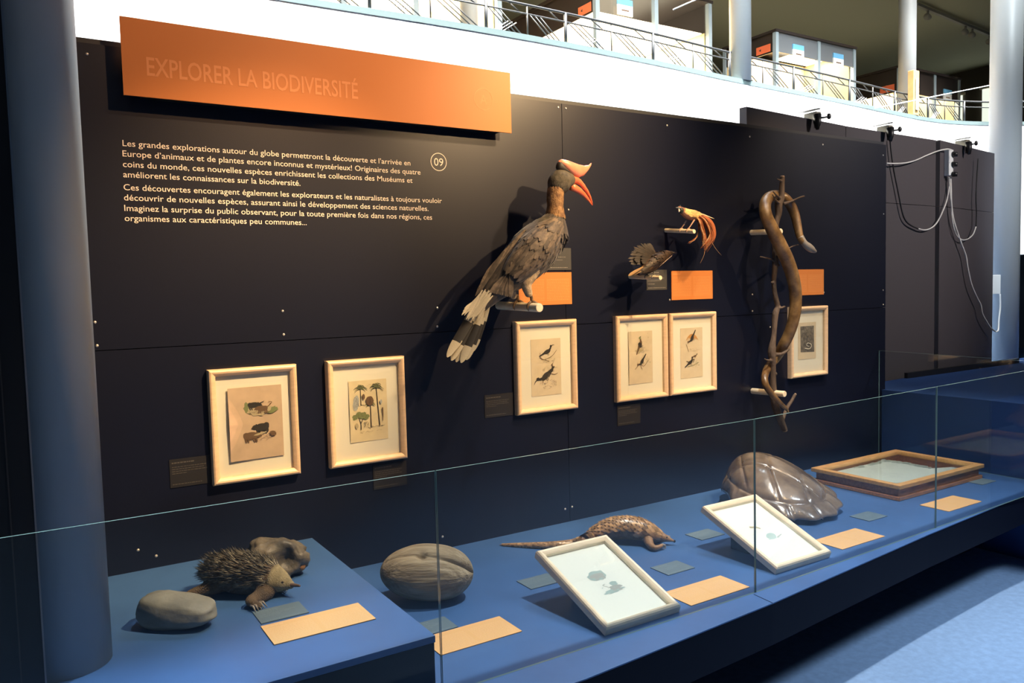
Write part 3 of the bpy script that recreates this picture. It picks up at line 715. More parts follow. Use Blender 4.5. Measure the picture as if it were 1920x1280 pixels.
def lens(b, stations, sc, org, y, thick, mi=0, seg=16):
    """solid between an upper and a lower outline; stations in zoom pixels, thickness in metres (half)"""
    vs = []
    for (tx, ty), (bx, by), th in stations:
        T = at(org[0]+tx/sc, org[1]+ty/sc, y=y); B = at(org[0]+bx/sc, org[1]+by/sc, y=y)
        c = (T+B)/2; h = (T-B)/2
        for k in range(seg):
            a = 2*PI*k/seg; vs.append(c+h*math.cos(a)+V((0, -1, 0))*(th*math.sin(a)))
    n = len(stations)
    fs = [(i*seg+k, i*seg+(k+1) % seg, (i+1)*seg+(k+1) % seg, (i+1)*seg+k) for i in range(n-1) for k in range(seg)]
    fs += [tuple(range(seg-1, -1, -1)), tuple((n-1)*seg+k for k in range(seg))]
    b.add(vs, fs, mi, True)
def perch_foot(b, dx, dz, dr, y, r, toes=3, sp=0.011, hind=True, claw=True, mi=0):
    """toes curled round a dowel that runs along Y"""
    R = dr+r*0.9
    for k in range(toes):
        yy = y+(k-(toes-1)/2)*sp
        A = [100, 70, 35, 0, -30, -55]
        pts = [(dx+R*math.cos(math.radians(a)), y+(yy-y)*min(1, j/2), dz+R*math.sin(math.radians(a))) for j, a in enumerate(A)]
        b.tube(pts, [r*1.2, r*1.1, r, r, r*0.8, r*0.25], 8, mi)
    if hind:
        A = [95, 130, 165, 195, 220]
        b.tube([(dx+R*math.cos(math.radians(a)), y, dz+R*math.sin(math.radians(a))) for a in A], [r*1.2, r, r*0.9, r*0.7, r*0.2], 8, mi)
def dow_z(D, y): return D[1]+(D[2]-D[1])*(y/D[3])

# ------------------------------------------------------------------ large hornbill
HB_DARK = mat('brown_black_plumage', (0.050, 0.037, 0.027), 0.65, noise=(40, 0.35), island=0.55, sheen=0.2)
HB_GREY = mat('grey_brown_plumage', (0.098, 0.070, 0.045), 0.7, noise=(35, 0.45), island=0.65, sheen=0.2)
HB_HEAD = mat('dark_olive_head_plumage', (0.075, 0.064, 0.045), 0.8, noise=(60, 0.4), bump=(260, 0.6, 0.003))
HB_NECK = mat('gold_brown_neck_plumage', (0.12, 0.055, 0.025), 0.75, col2=(0.42, 0.24, 0.10), noise=(28, 1), bump=(160, 0.8, 0.004))
HB_WHITE = mat('cream_tail_feather', (0.50, 0.44, 0.31), 0.7, island=0.15, bump=(200, 0.4, 0.002))
HB_BLACK = mat('black_tail_feather', (0.022, 0.020, 0.018), 0.6, island=0.4)
HB_THIGH = mat('tan_leg_plumage', (0.52, 0.39, 0.24), 0.85, noise=(50, 0.3), bump=(220, 0.8, 0.004))
HB_LEG = mat('brown_scaly_leg', (0.14, 0.085, 0.045), 0.55, noise=(80, 0.3), bump=(200, 0.5, 0.002))
CASQUE = mat('pink_red_casque', (0.78, 0.20, 0.11), 0.28, col2=(0.82, 0.33, 0.20), noise=(9, 1))
BILL = mat('red_orange_bill', (0.66, 0.13, 0.055), 0.3, col2=(0.75, 0.22, 0.10), noise=(10, 1))
EYE = mat('glass_eye', (0.02, 0.015, 0.01), 0.05)
EYER = mat('pale_eye_ring', (0.55, 0.40, 0.18), 0.4)
hy = -0.22
h = thing('hornbill', (1.86, hy, 1.55), 'large dark stuffed hornbill with red bill and casque, standing on the thick dowel', 'bird')
body_px = [(1041,372,16,hy),(1042,392,16,hy),(1041,408,20,hy),(1033,428,31,hy),(1010,458,42,hy),(985,487,41,hy),(955,517,32,hy),(926,546,21,hy),(905,572,13,hy)]
P, R = pxp(body_px)
b = MB(); b.sweep(P, R, 20, 0, 5, 0.9, (0,-1,0))
Ph, Rh = pxp([(1047,344,22,hy),(1051,341,23.5,hy),(1059,338,20,hy),(1066,337,14,hy)])
b.sweep(Ph, Rh, 20, 0, 5, 0.85, (0,-1,0))
b.build('body', HB_HEAD, h, remesh=0.006, smooth_it=3)
# neck ruff of golden brown feathers
Pn, Rn = pxp([(1042,352,16,hy),(1041,370,16.5,hy),(1041,386,16,hy),(1041,402,19,hy)])
Pn, Rn = smooth(Pn, Rn, 5)
b = MB(); plume(b, Pn, Rn, 12, 22, -0.75*PI, 0.95*PI, 0.028, 0.011, 0.08, -0.05, 0.95, rnd=random.Random(2)); b.build('neck_plumage', HB_NECK, h)
Pb, Rb = smooth(P[2:], R[2:], 6)
rnd = random.Random(11)
b = MB(); plume(b, Pb, Rb, 24, 28, -PI, PI, 0.060, 0.021, 0.05, 0.0, 0.9, rnd=rnd, sink=1.01); b.build('body_plumage', HB_DARK, h)
# folded wing on the near side: coverts then long flight feathers
Pw, Rw = pxp([(1046,418,16,hy-.035),(1030,436,27,hy-.04),(1008,462,35,hy-.045),(985,488,33,hy-.045),(960,514,25,hy-.04),(932,540,15,hy-.03),(908,560,8,hy-.02)])
Pw, Rw = smooth(Pw, Rw, 6)
b = MB(); plume(b, Pw, Rw, 16, 15, -0.62*PI, 0.62*PI, 0.058, 0.021, 0.03, 0.0, 0.62, rnd=rnd)
for k in range(13):
    f = k/12; s0 = at(1012-52*f, 452+22*f+28*abs(f-.4), y=hy-.085+.01*f); e0 = at(888+ (1-f)*30+ f*72, 552+f*0-4+ f*10, y=hy-.05-.02*f)
    b.feather(s0, e0, V((0.1, -1, 0.25-0.3*f)), 0.026, -0.03, (0,), 8)
for k in range(9):
    f = k/8; s0 = at(985-40*f, 430+40*f, y=hy-.04); e0 = at(905-14*f, 520+34*f, y=hy-.03)
    b.feather(s0, e0, V((-0.4, -0.8, 0.5)), 0.022, -0.02, (0,), 7)
b.build('wing', HB_GREY, h)
b = MB()
for k in range(9):
    f = k/8; s0 = at(1000-50*f, 415+45*f, y=hy+.06); e0 = at(915-22*f, 500+50*f, y=hy+.03)
    b.feather(s0, e0, V((-0.6, 0.3, 0.6)), 0.028, -0.02, (0,), 7)
b.build('wing', HB_DARK, h)
# tail: cream, black band, cream end
bands = (0,)*10 + (1,)*5 + (0,)*4
tips = [(838,668),(846,675),(855,678),(864,679),(874,674),(884,660),(842,662),(868,668)]
for k, (tx, ty) in enumerate(tips):
    f = k/5 if k < 6 else (k-6)/1.0
    s0 = at(907+14*(f if k < 6 else .5), 548+4*f, y=hy-.012+.02*((k*7) % 5)/5-.006); e0 = at(tx, ty, y=hy-.03+.012*(k % 3))
    d = (e0-s0)
    b = MB(); b.feather(s0, e0, V((-0.55, -0.75, 0.35)), 0.036, -0.025+0.008*(k % 3), (2,)*5+(0,)*8+(1,)*9+(0,)*7, 29, 0.3)
    o = b.build('tail_feather', [HB_WHITE, HB_BLACK, HB_DARK], h)
b = MB()
for k in range(26):
    x = rnd.uniform(896, 924); f = (x-896)/28
    s0 = at(x+6, 548+rnd.uniform(-6, 10), y=hy-.03-rnd.uniform(0, .02)); e0 = at(x-28+rnd.uniform(-3, 4)+5*f, 592+rnd.uniform(-16, 8)+8*f, y=hy-.04)
    b.feather(s0, e0, V((-0.3, -0.9, 0.3)), 0.011, 0.0, (0,), 5)
b.build('tail_covert', HB_WHITE, h)
# casque, bill, eye
b = MB(); z7 = (8.0, (1000, 280))
lens(b, [((368,195),(372,225),.004),((385,165),(405,238),.010),((420,146),(455,262),.015),((500,160),(505,325),.019),((590,192),(580,388),.020),((680,226),(680,424),.018),((760,241),(750,398),.014),((825,236),(812,325),.009),((858,207),(858,255),.005),((871,203),(872,216),.001)], *z7, hy, None)
b.build('casque', CASQUE, h)
b = MB()
lens(b, [((372,185),(352,300),.012),((410,175),(380,325),.016),((440,225),(430,345),.017),((470,270),(480,355),.017),((520,325),(540,390),.015),((560,370),(590,420),.011)], *z7, hy, None)
b.build('casque_base', HB_BLACK, h)
b = MB()
lens(b, [((560,385),(560,505),.014),((600,398),(610,512),.015),((665,418),(660,520),.013),((710,455),(700,540),.011),((765,525),(745,588),.009),((820,612),(800,660),.007),((862,705),(848,738),.005),((886,790),(878,812),.003),((892,838),(888,844),.0008)], *z7, hy, None)
o = b.build('upper_bill', BILL, h)
b = MB()
lens(b, [((555,515),(555,615),.012),((610,516),(620,638),.012),((655,540),(690,670),.011),((715,585),(750,712),.009),((775,650),(800,758),.007),((825,722),(838,795),.005),((862,785),(866,825),.003),((880,832),(882,842),.0008)], *z7, hy, None)
b.build('lower_bill', BILL, h)
e0 = at(1069, 335.5, y=hy-.026)
b = MB(); b.ball(e0, 0.0052, 8); ey = b.build('eye', EYE, h)
b = MB(); b.tube([e0+V((0,0.002,0)), e0+V((0,-0.0015,0))], [0.0078, 0.0065], 14); b.build('eye_ring', EYER, ey)
# legs and feet
for (yy, rows) in ((-.275, [(1003,492,19,-.262),(993,515,15,-.268),(987,533,10.5,-.272),(991,550,7.5,-.275)]), (-.165, [(968,515,16,-.19),(961,530,11,-.18),(960,545,8,-.17),(963,555,6,-.166)])):
    P, R = pxp(rows); b = MB(); b.sweep(P, R, 14, 0, 5)
    lg = b.build('leg', HB_THIGH, h)
    zt_ = dow_z(DW1, yy)+DW1[4]
    b = MB(); b.tube(smooth([P[-2], P[-1], V((DW1[0]-.004, yy, zt_+.030)), V((DW1[0], yy, zt_+.006))], .007, 4)[0], 0.0068, 10)
    perch_foot(b, DW1[0], dow_z(DW1, yy), DW1[4], yy, 0.0058, 3, 0.015)
    b.build('foot', HB_LEG, lg)

# ------------------------------------------------------------------ red plumed bird of paradise
BP_YEL = mat('straw_yellow_plumage', (0.62, 0.40, 0.15), 0.75, noise=(70, 0.25), island=0.3)
BP_BELLY = mat('rusty_brown_plumage', (0.27, 0.12, 0.075), 0.8, noise=(80, 0.3))
BP_FACE = mat('black_green_face', (0.010, 0.014, 0.010), 0.5)
BP_PLUME = mat('red_brown_plume', (0.30, 0.085, 0.025), 0.7, island=0.6)
BP_TIP = mat('pale_tan_plume', (0.42, 0.26, 0.13), 0.7, island=0.4)
BP_LEG = mat('pinkish_bird_leg', (0.42, 0.27, 0.20), 0.6)
py_ = -0.15
h = thing('bird_of_paradise', (2.886, py_, 1.88), 'small yellow backed bird with long red brown plumes perched on a thin dowel', 'bird')
P, R = pxp([(1274,391,4.5,py_),(1279,395,6.6,py_),(1287,400,8.8,py_),(1295,403,10,py_),(1303,404,8.6,py_),(1311,404,5,py_)])
b = MB(); b.sweep(P, R, 16, 0, 4); b.build('body', BP_BELLY, h)
Ps, Rs = smooth(P[1:], R[1:], 5)
b = MB(); plume(b, Ps, Rs, 11, 15, 0.12*PI, -0.85*PI, 0.028, 0.011, 0.12, 0.0, 0.95, sink=1.03, rnd=random.Random(3)); b.build('mantle_plumage', BP_YEL, h)
b = MB(); b.ball(at(1277, 394.5, y=py_-.006), (0.0135, 0.014, 0.016), 8); b.ball(at(1275, 386.5, y=py_), (0.007, 0.006, 0.005), 6)
b.build('face', BP_FACE, h)
b = MB(); b.tube([at(1275,391,y=py_-.005), at(1271,389.5,y=py_-.008), at(1266.5,388.8,y=py_-.01)], [0.0065, 0.0045, 0.0008], 8); b.build('bill', mat('grey_blue_bill', (0.10, 0.12, 0.13), 0.4), h)
b = MB(); b.ball(at(1273.2, 394.5, y=py_-.018), (0.004, 0.004, 0.009), 6); b.build('throat_patch', MATBOARD, h)
rnd = random.Random(9); b = MB()
P2, R2 = pxp([(1306,406,4,py_),(1318,409,6.5,py_-.004),(1329,419,8,py_-.006),(1334,432,8,py_-.006),(1333,445,7,py_-.006),(1328,456,4,py_-.004)]); b.sweep(P2, R2, 14, 0, 5)
P2, R2 = pxp([(1308,408,4,py_),(1315,420,5,py_-.004),(1319,434,4.5,py_-.006),(1321,448,3,py_-.004)]); b.sweep(P2, R2, 12, 0, 4)
def strand(b, px, y0, w, mi, seg=5):
    pts = [at(x, yy, y=y0+dy) for x, yy, dy in px]
    P2, R2 = smooth(pts, [w, w, w*0.9, w*0.7, w*0.25][:len(pts)] if len(pts) <= 5 else [w]*(len(pts)-1)+[w*.2], 4)
    b.tube(P2, R2, seg, mi, True)
for k in range(95):
    f = rnd.random(); j = lambda s=2: rnd.uniform(-s, s); dy = rnd.uniform(-.03, .03)
    tip = (1330-14*f+j(3), 462-6*f+j(5)+ (6 if f < .2 else 0))
    if f < .55: pts = [(1306+j(), 404+j(3), 0), (1321-5*f+j(), 407+6*f+j(), dy), (1337-17*f+j(), 424+8*f+j(), dy), (1340-18*f+j(), 444+j(2), dy), (tip[0]-6, tip[1]+j(3), dy)]
    else: pts = [(1304+j(), 406+j(3), 0), (1312+j(), 414+j(), dy), (1319-8*(f-.5)+j(), 428+j(), dy), (1322-8*(f-.5)+j(), 444+j(), dy), (tip[0]+2, tip[1]-2+j(3), dy)]
    strand(b, pts, py_-.01, rnd.uniform(.0016, .0034), 0 if rnd.random() < .8 else 1)
for k in range(9):
    j = lambda s=1.2: rnd.uniform(-s, s)
    strand(b, [(1309+j(), 414+j(), 0), (1311+j(), 428+j(), 0), (1308+j(), 440+j(), 0), (1301+j(), 449+j(2), 0), (1290+j(3), 455+j(3), 0)], py_-.01, .0016, 1 if k % 2 else 0)
b.build('plumes', [BP_PLUME, BP_TIP], h)['kind'] = 'stuff'
b = MB()
for k in range(8):
    f = k/7; b.feather(at(1290+3*f, 393+1.5*f, y=py_-.02), at(1343-10*f, 405-3*f, y=py_-.012), V((0.3, -0.7, 0.8)), 0.012, -0.08, (0,), 6)
b.build('wing', mat('pale_straw_wing', (0.62, 0.50, 0.30), 0.75, island=0.35), h)
b = MB()
strand(b, [(1330,440,0),(1334,452,0),(1340,463,0),(1346,471,0),(1353,479,0)], py_, .0011, 0, 5); strand(b, [(1316,450,0),(1321,464,0),(1321,474,0),(1318,483,0),(1313,493,0)], py_, .0011, 0, 5)
b.build('tail_wire', BP_TIP, h)
for yy, s0 in ((-.115, (1287,414)), (-.165, (1302,412))):
    zt_ = dow_z(DW2, yy)+DW2[4]; a = at(*s0, y=yy+.0)
    b = MB(); b.tube([a, V((DW2[0]+(a.x-DW2[0])*.25, yy, zt_+.012)), V((DW2[0], yy, zt_+.003))], [.0042, .003, .003], 8); perch_foot(b, DW2[0], dow_z(DW2, yy), DW2[4], yy, 0.0024, 3, 0.006); b.build('leg', BP_LEG, h)

# ------------------------------------------------------------------ dark brown bird
DB = mat('dark_sooty_plumage', (0.014, 0.008, 0.005), 0.55, island=0.7, noise=(50, 0.4))
DB2 = mat('warm_brown_plumage', (0.030, 0.016, 0.008), 0.6, island=0.6, noise=(50, 0.4))
DBT = mat('tan_edged_feather', (0.26, 0.155, 0.06), 0.7)
DBG = mat('pale_feather_shaft', (0.34, 0.26, 0.21), 0.6)
dy_ = -0.165
h = thing('dark_bird', (2.639, dy_, 1.66), 'small fluffed dark brown bird with raised wing crouching on a thin dowel', 'bird')
P, R = pxp([(1259,474,3.6,dy_),(1252,476,6.0,dy_),(1243,481,10,dy_),(1231,488,13.5,dy_),(1219,497,13,dy_),(1208,505,9,dy_),(1199,512,4.5,dy_)])
b = MB(); b.sweep(P, R, 16, 0, 4); b.build('body', DB, h)
Ps, Rs = smooth(P, R, 5); rnd = random.Random(21)
b = MB(); plume(b, Ps, Rs, 12, 16, -PI, PI, 0.034, 0.013, 0.16, 0.05, 0.85, rnd=rnd); b.build('body_plumage', DB2, h)
b = MB()
for r_ in range(3):
    for k in range(22):
        f = k/21; a = math.radians(100+95*f+rnd.uniform(-3, 3)); L = (46, 36, 24)[r_]*(0.92+0.16*math.sin(f*PI))*rnd.uniform(.93, 1.05)
        s0 = at(1231-5*f, 480+8*f, y=dy_+.005-.006*r_); e0 = at(1231+L*math.cos(a)*1.0-3, 480-L*math.sin(a)*.62+9*f, y=dy_+.02-.012*r_-.01*f)
        b.feather(s0, e0, V((-0.3, -1, 0.3)), 0.0125, -0.06, (0,), 6)
b.build('wing', DB, h)
b = MB()
for k in range(7):
    f = k/6; b.feather(at(1246-6*f, 478+6*f, y=dy_-.03), at(1222-14*f, 508+4*f, y=dy_-.03), V((0.2, -1, 0.1)), 0.018, -0.04, (0,), 6)
b.build('wing', DB2, h)
for k in range(3):
    b = MB(); b.feather(at(1206-2*k, 500+4*k, y=dy_-.012), at(1178+3*k, 516.5-1*k, y=dy_-.012+.006*k), V((-0.2, -1, 0.2)), 0.014, 0.0, (0,), 6); b.build('tail_feather', DBT if k != 1 else DB2, h)
b = MB(); b.tube([at(1260,479,y=dy_-.028), at(1246,491,y=dy_-.034), at(1236,500,y=dy_-.034)], [.0012, .0018, .0006], 6); b.build('breast_plume', DBG, h)
b = MB(); b.tube([at(1260,474,y=dy_-.002), at(1264,473.5,y=dy_-.003), at(1269,473.8,y=dy_-.004)], [.0055, .0035, .0007], 8); b.build('bill', BLACKM, h)
b = MB(); b.ball(at(1258,472.5,y=dy_-.012), .0022, 6); b.build('eye', EYE, h)
for yy, s0 in ((-.125, (1216,504)), (-.175, (1226,504))):
    zt_ = dow_z(DW3, yy)+DW3[4]; a = at(*s0, y=yy)
    b = MB(); b.tube([a, V((DW3[0]+(a.x-DW3[0])*.3, yy, zt_+.008)), V((DW3[0], yy, zt_+.003))], [.005, .0035, .003], 8); perch_foot(b, DW3[0], dow_z(DW3, yy), DW3[4], yy, 0.0025, 3, 0.0065); b.build('leg', mat('grey_bird_leg', (0.10, 0.10, 0.09), 0.5), h)

# ------------------------------------------------------------------ branch and snake
BARK = mat('brown_bark', (0.050, 0.032, 0.021), 0.75, col2=(0.13, 0.09, 0.065), noise=(22, 1), bump=(90, 0.7, 0.006), stretch=(1, 1, 0.35))
WOODEND = mat('cut_wood', (0.34, 0.24, 0.16), 0.7)
SNAKE = mat('bronze_snake_skin', (0.075, 0.038, 0.014), 0.30, col2=(0.26, 0.155, 0.06), noise=(13, 1), bump=(420, 0.5, 0.002), spec=0.6)
SNAKEH = mat('silvery_snake_skin', (0.27, 0.245, 0.215), 0.3, bump=(420, 0.5, 0.002), spec=0.7)
by = -0.150
t = thing('branch', at(1452, 600, y=by), 'upright bare brown branch with twigs, fixed on two dowels and wound by the snake', 'branch')
main = [(1467,331,4.6,by),(1466,350,5,by),(1465,371,6.2,by),(1460,381,7.5,by),(1460,400,6,by),(1456,417,5.2,by),(1453,440,5,by),(1453,460,5.2,by),(1454,490,5.8,by),(1451,526,4.6,by),(1453,551,4.6,by),(1458,575,5.2,by),(1453.5,590,6,by),(1451,629,4.7,by),(1447,660,7.6,by),(1449.6,686,5.2,by),(1449.6,719,6,by),(1452,753,7,by),(1460,778,7,by),(1471.5,806,5.6,by)]
P, R = pxp(main); b = MB(); P, R = smooth(P, R, 4); b.tube(P, R, 12)
twigs = [[(1468,382,3.5,by),(1482,378,2.2,by+.02),(1500,370,2,by+.02),(1508,368,2.2,by+.02)], [(1455,478,3,by),(1477,466,1.7,by+.02),(1488,461,1.6,by+.03),(1497,459,1.6,by+.03)], [(1456,491,3,by),(1446,486,2,by),(1434,483,1.7,by-.01),(1425,481,1.6,by-.01)],
  [(1467,340,3,by),(1461,337,1.7,by-.01),(1456,335,1.2,by-.01)], [(1456,577,3,by),(1465,577,2.6,by-.02),(1472,574,1.8,by-.02)], [(1448,664,5,by),(1463,664,3.4,by-.02),(1474,659,2.8,by-.03),(1479,654,2.2,by-.03)], [(1446,676,3,by),(1438,675,1.8,by-.02),(1433,672,1.3,by-.02)],
  [(1466,790,4,by),(1476,764,3.6,by+.02),(1485,750,3.3,by+.02),(1491,739,3.2,by+.02)], [(1463,384,3,by),(1454,374,2,by-.03),(1448,364,1.5,by-.03)], [(1463,372,3,by),(1456,366,2,by-.05),(1449,358,1.5,by-.05)], [(1455,500,4,by),(1460,497,2.4,by-.02),(1461,499,1.5,by-.03)], [(1452,700,3,by),(1457,701,2,by-.02)], [(1451,530,3,by),(1446,529,1.8,by-.01)]]
for tw in twigs:
    P2, R2 = pxp(tw); P2, R2 = smooth(P2, R2, 3); b.tube(P2, R2, 8)
b.build('stem', BARK, t, remesh=0.004, smooth_it=2)
for q, r in (((1467,330.5), 4.0), ((1491.5,738.5), 2.6), ((1472,807), 4.6)):
    c = at(*q, y=by + (.02 if q[0] > 1490 else 0)); d = {1467: V((0.05,0,1)), 1491.5: V((.55,0,.85)), 1472: V((.4,0,-.9))}[q[0]].normalized(); rr = r*depth(c)/F_PX
    b = MB(); b.tube([c-d*.004, c+d*.0025], [rr, rr*.9], 12); b.build('cut_end', WOODEND, t)
f_, k_ = by-.055, by+.055      # in front of / behind the branch
snake_px = [(1528,471,3.2,by-.02),(1523,468,5.6,by-.02),(1516,463,7.0,by-.02),(1508,456,6.0,by-.015),(1500,444,6.6,by),(1495.5,425,7.6,by+.02),(1491,405,8.6,by+.04),(1483,386,9.2,k_),(1473,373,9.4,k_),(1461,367,9.6,k_+.01),(1448,367,10,by+.02),(1438,374,10.6,by-.01),(1434,389,11,by-.04),(1438,408,11.4,f_),(1448,430,12.2,f_),(1462,458,12.6,f_-.01),(1477,490,12.6,f_-.01),(1488,526,11.8,f_-.01),(1492,562,11.2,f_),(1489,594,10.6,f_),(1480,624,10.2,by-.03),(1468,648,9.8,by),(1457,667,9.2,k_-.01),(1446,681,8.2,k_-.01),(1438,693,7.2,by+.02),(1433.5,708,6.4,by-.02),(1437,724,6.2,f_+.015),(1449,741,5.7,f_+.01),(1463,756,4.6,f_+.01),(1473,765,3.4,f_+.02),(1478,772,1.8,f_+.02)]
P, R = pxp(snake_px)
t = thing('snake', P[15], 'long bronze stuffed snake winding around the upright branch, head hanging right', 'snake')
b = MB(); b.sweep(P, R, 18, 0, 6); b.build('body', SNAKE, t)
hd = [P[0], P[1], P[2], P[3]]
b = MB(); P2, R2 = smooth(P[:5], [r*1.03 for r in R[:5]], 5); b.tube(P2, R2, 18); b.ball(P[1], R[1]*1.02, 8); b.ball(P[0], R[0]*1.04, 8); b.build('head', SNAKEH, t)
for s in (-1, 1):
    b = MB(); b.ball(P[1]+V((0.006, s*R[1]*.85, R[1]*.45)), .0026, 6); b.build('eye', EYE, t)
b = MB(); b.tube([P[0]+V((-.004,-R[0]*.9,-R[0]*.35)), P[0]+V((.006,-R[0]*.2,-R[0]*.5)), P[0]+V((.004,R[0]*.6,-R[0]*.4))], .0011, 6); b.build('mouth', BLACKM, t)

# ------------------------------------------------------------------ stones
def stone(c, half, rotz, seed, pw=2.4, amp=0.10, slope=0.0, fn=None, zmin=None):
    c = V(c); off = V((seed*3.1, seed*1.7, seed*5.3)); cr, sr = math.cos(rotz), math.sin(rotz)
    sg = lambda q: math.copysign(abs(q)**(2/pw), q)
    def f(t, p):
        x, y, z = sg(math.sin(t)*math.cos(p)) if abs(math.sin(t)) > 1e-6 else 0, sg(math.sin(t)*math.sin(p)) if abs(math.sin(t)) > 1e-6 else 0, sg(math.cos(t))
        q = V((x, y, z)); d = 1+amp*(noise.noise(q*1.4+off))+amp*.35*noise.noise(q*4+off)+amp*.12*noise.noise(q*11+off)
        X, Y, Z = x*half[0]*d, y*half[1]*d, z*half[2]*d
        Z *= 1-slope*x
        if fn: X, Y, Z = fn(X, Y, Z)
        w_ = c+V((X*cr-Y*sr, X*sr+Y*cr, Z))
        if zmin is not None and w_.z < zmin: w_.z = zmin
        return w_
    return f
GREY_ST = mat('grey_green_stone', (0.145, 0.158, 0.152), 0.62, col2=(0.22, 0.235, 0.22), noise=(9, 1), bump=(60, 0.35, 0.004))
BROWN_ST = mat('brown_grey_stone', (0.060, 0.060, 0.058), 0.5, col2=(0.15, 0.130, 0.10), noise=(11, 1), bump=(45, 0.6, 0.006))
OCHRE = mat('ochre_stain', (0.30, 0.15, 0.06), 0.75, noise=(40, 0.3))
t = thing('stone', (0.365, -0.60, ZU), 'smooth grey flat topped stone left of the echidna, nearest the column', 'stone')
b = MB(); b.grid(26, 52, stone((0.358, -0.595, ZU+0.046), (0.118, 0.062, 0.047), math.radians(-40), 2, 3.0, 0.10, 0.36, None, ZU+0.0008)); b.build('rock', GREY_ST, t)
for q in ((352,1118), (386,1128)):
    b = MB(); c = at(*q, y=-.60); b.ball(c+V((0,0.0,0)), (.006, .006, .004), 6); part_label(b.build('ochre_fleck', OCHRE, t), 'small ochre fleck')
t = thing('stone', (0.735, -0.385, ZU), 'rough brown stone with a hollow in its face, behind the echidna', 'stone')
def hollow(X, Y, Z):
    d = math.exp(-(((X-.035)/.035)**2+((Z-.01)/.04)**2))
    return X, Y+(.035*d if Y < 0 else 0), Z
b = MB(); b.grid(30, 60, stone((0.710, -0.365, ZU+0.066), (0.105, 0.066, 0.074), math.radians(-20), 5, 2.5, 0.22, 0.10, hollow, ZU+0.0008)); b.build('rock', BROWN_ST, t)
b = MB(); c = at(571, 1062, y=-.42); b.ball(c+V((-.006,.012,0)), (.013, .010, .016), 8); part_label(b.build('ochre_corner', OCHRE, t), 'orange stained corner')

# ------------------------------------------------------------------ echidna
EC_FUR = mat('brown_echidna_fur', (0.060, 0.044, 0.029), 0.9, col2=(0.12, 0.088, 0.056), noise=(30, 1), bump=(240, 1.0, 0.006))
EC_HEAD = mat('pale_olive_fur', (0.23, 0.20, 0.12), 0.9, noise=(40, 0.25), bump=(260, 0.8, 0.004))
EC_SPN = mat('dark_grey_spine', (0.050, 0.045, 0.038), 0.45, col2=(0.30, 0.28, 0.22), noise=(38, 1), island=0.7)
EC_BEAK = mat('brown_snout', (0.11, 0.075, 0.06), 0.5)
EC_CLAW = mat('grey_claw', (0.26, 0.24, 0.22), 0.4)
t = thing('echidna', (0.56, -0.47, ZU), 'spiny brown stuffed echidna with thin snout standing between two stones', 'animal')
rows = [(388,1070,16,-.36),(402,1072,27,-.38),(425,1072,34,-.41),(450,1075,37,-.44),(478,1078,36,-.475),(503,1082,30,-.51),(522,1088,22,-.535),(536,1093,14,-.555),(545,1096,7,-.57)]
P, R = pxp(rows); b = MB(); b.sweep(P, R, 20, 0, 5)
fl, fr2 = V((0.567, -0.590, ZU)), V((0.665, -0.495, ZU)); hl, hr2 = V((0.462, -0.420, ZU)), V((0.52, -0.33, ZU))
for foot, top, k in ((fl, P[5]+V((-.018,-.03,-.035)), 1), (fr2, P[6]+V((.02,.04,-.02)), 1), (V((0.435, -0.405, ZU)), P[1]+V((0,-.04,-.03)), 0), (hr2, P[2]+V((.03,.05,-.03)), 0)):
    m_ = top.lerp(foot, .55)+V((0,0,.01)); d = V((.02,-.025,0)) if k else V((-.035,.0,0))
    b.sweep([top, m_, foot+V((0,0,.022)), foot+d+V((0,0,.011))], [.030, .022, .0155, .012], 12, 0, 4)
b.build('body', EC_FUR, t, remesh=0.006, smooth_it=3)
b = MB(); P2, R2 = smooth(P[5:], [r*1.04 for r in R[5:]], 4); b.tube(P2[2:], R2[2:], 16); b.ball(P[8], R[8]*1.05, 8); b.build('head', EC_HEAD, t)
b = MB(); bt = at(562.5, 1098, y=-.61); b.tube(smooth([P[8]+V((-.01,.006,.002)), P[8].lerp(bt, .5), bt], [.0085, .0055, .0035], 4)[0], [.0085,.008,.0072,.0065,.0058,.005,.0045,.004,.0030], 10); b.build('snout', EC_BEAK, t)
b = MB(); b.ball(at(529.5, 1091.5, y=-.585), .0038, 6); b.build('eye', EYE, t)
rnd = random.Random(31); Ps, Rs = smooth(P, R, 5); fr = frames(Ps, V((0, 0, 1))); b = MB()
for _ in range(1700):
    s = rnd.uniform(0.05, .70)*(len(Ps)-2); i = int(s); tt, N, B = fr[i]; a = rnd.uniform(-.60, .60)*PI
    n_ = N*math.cos(a)+B*math.sin(a); base = Ps[i].lerp(Ps[i+1], s-i)+n_*Rs[i]*.95
    L = rnd.uniform(.026, .044)*(1-.35*abs(a)/PI); d = (n_*.42-tt*.75+V((rnd.gauss(0, .16), rnd.gauss(0, .16), rnd.gauss(0, .12)))).normalized()
    b.cone(base, base+d*L, .0019, 4)
b.build('spines', EC_SPN, t)['kind'] = 'stuff'
for foot, d in ((fl, V((.45,-.85,0))), (fr2, V((.8,-.5,0)))):
    for k in range(5):
        q = (k-2)*.0085; sd = V((-d.y, d.x, 0)).normalized(); d2 = (d.normalized()+sd*q*12).normalized()
        b = MB(); s0 = foot+V((.012,-.014,.016))+sd*q; b.tube([s0, s0+d2*.014+V((0,0,.002)), s0+d2*.030+V((0,0,-.0135))], [.0042, .0036, .0008], 6); b.build('claw', EC_CLAW, t)

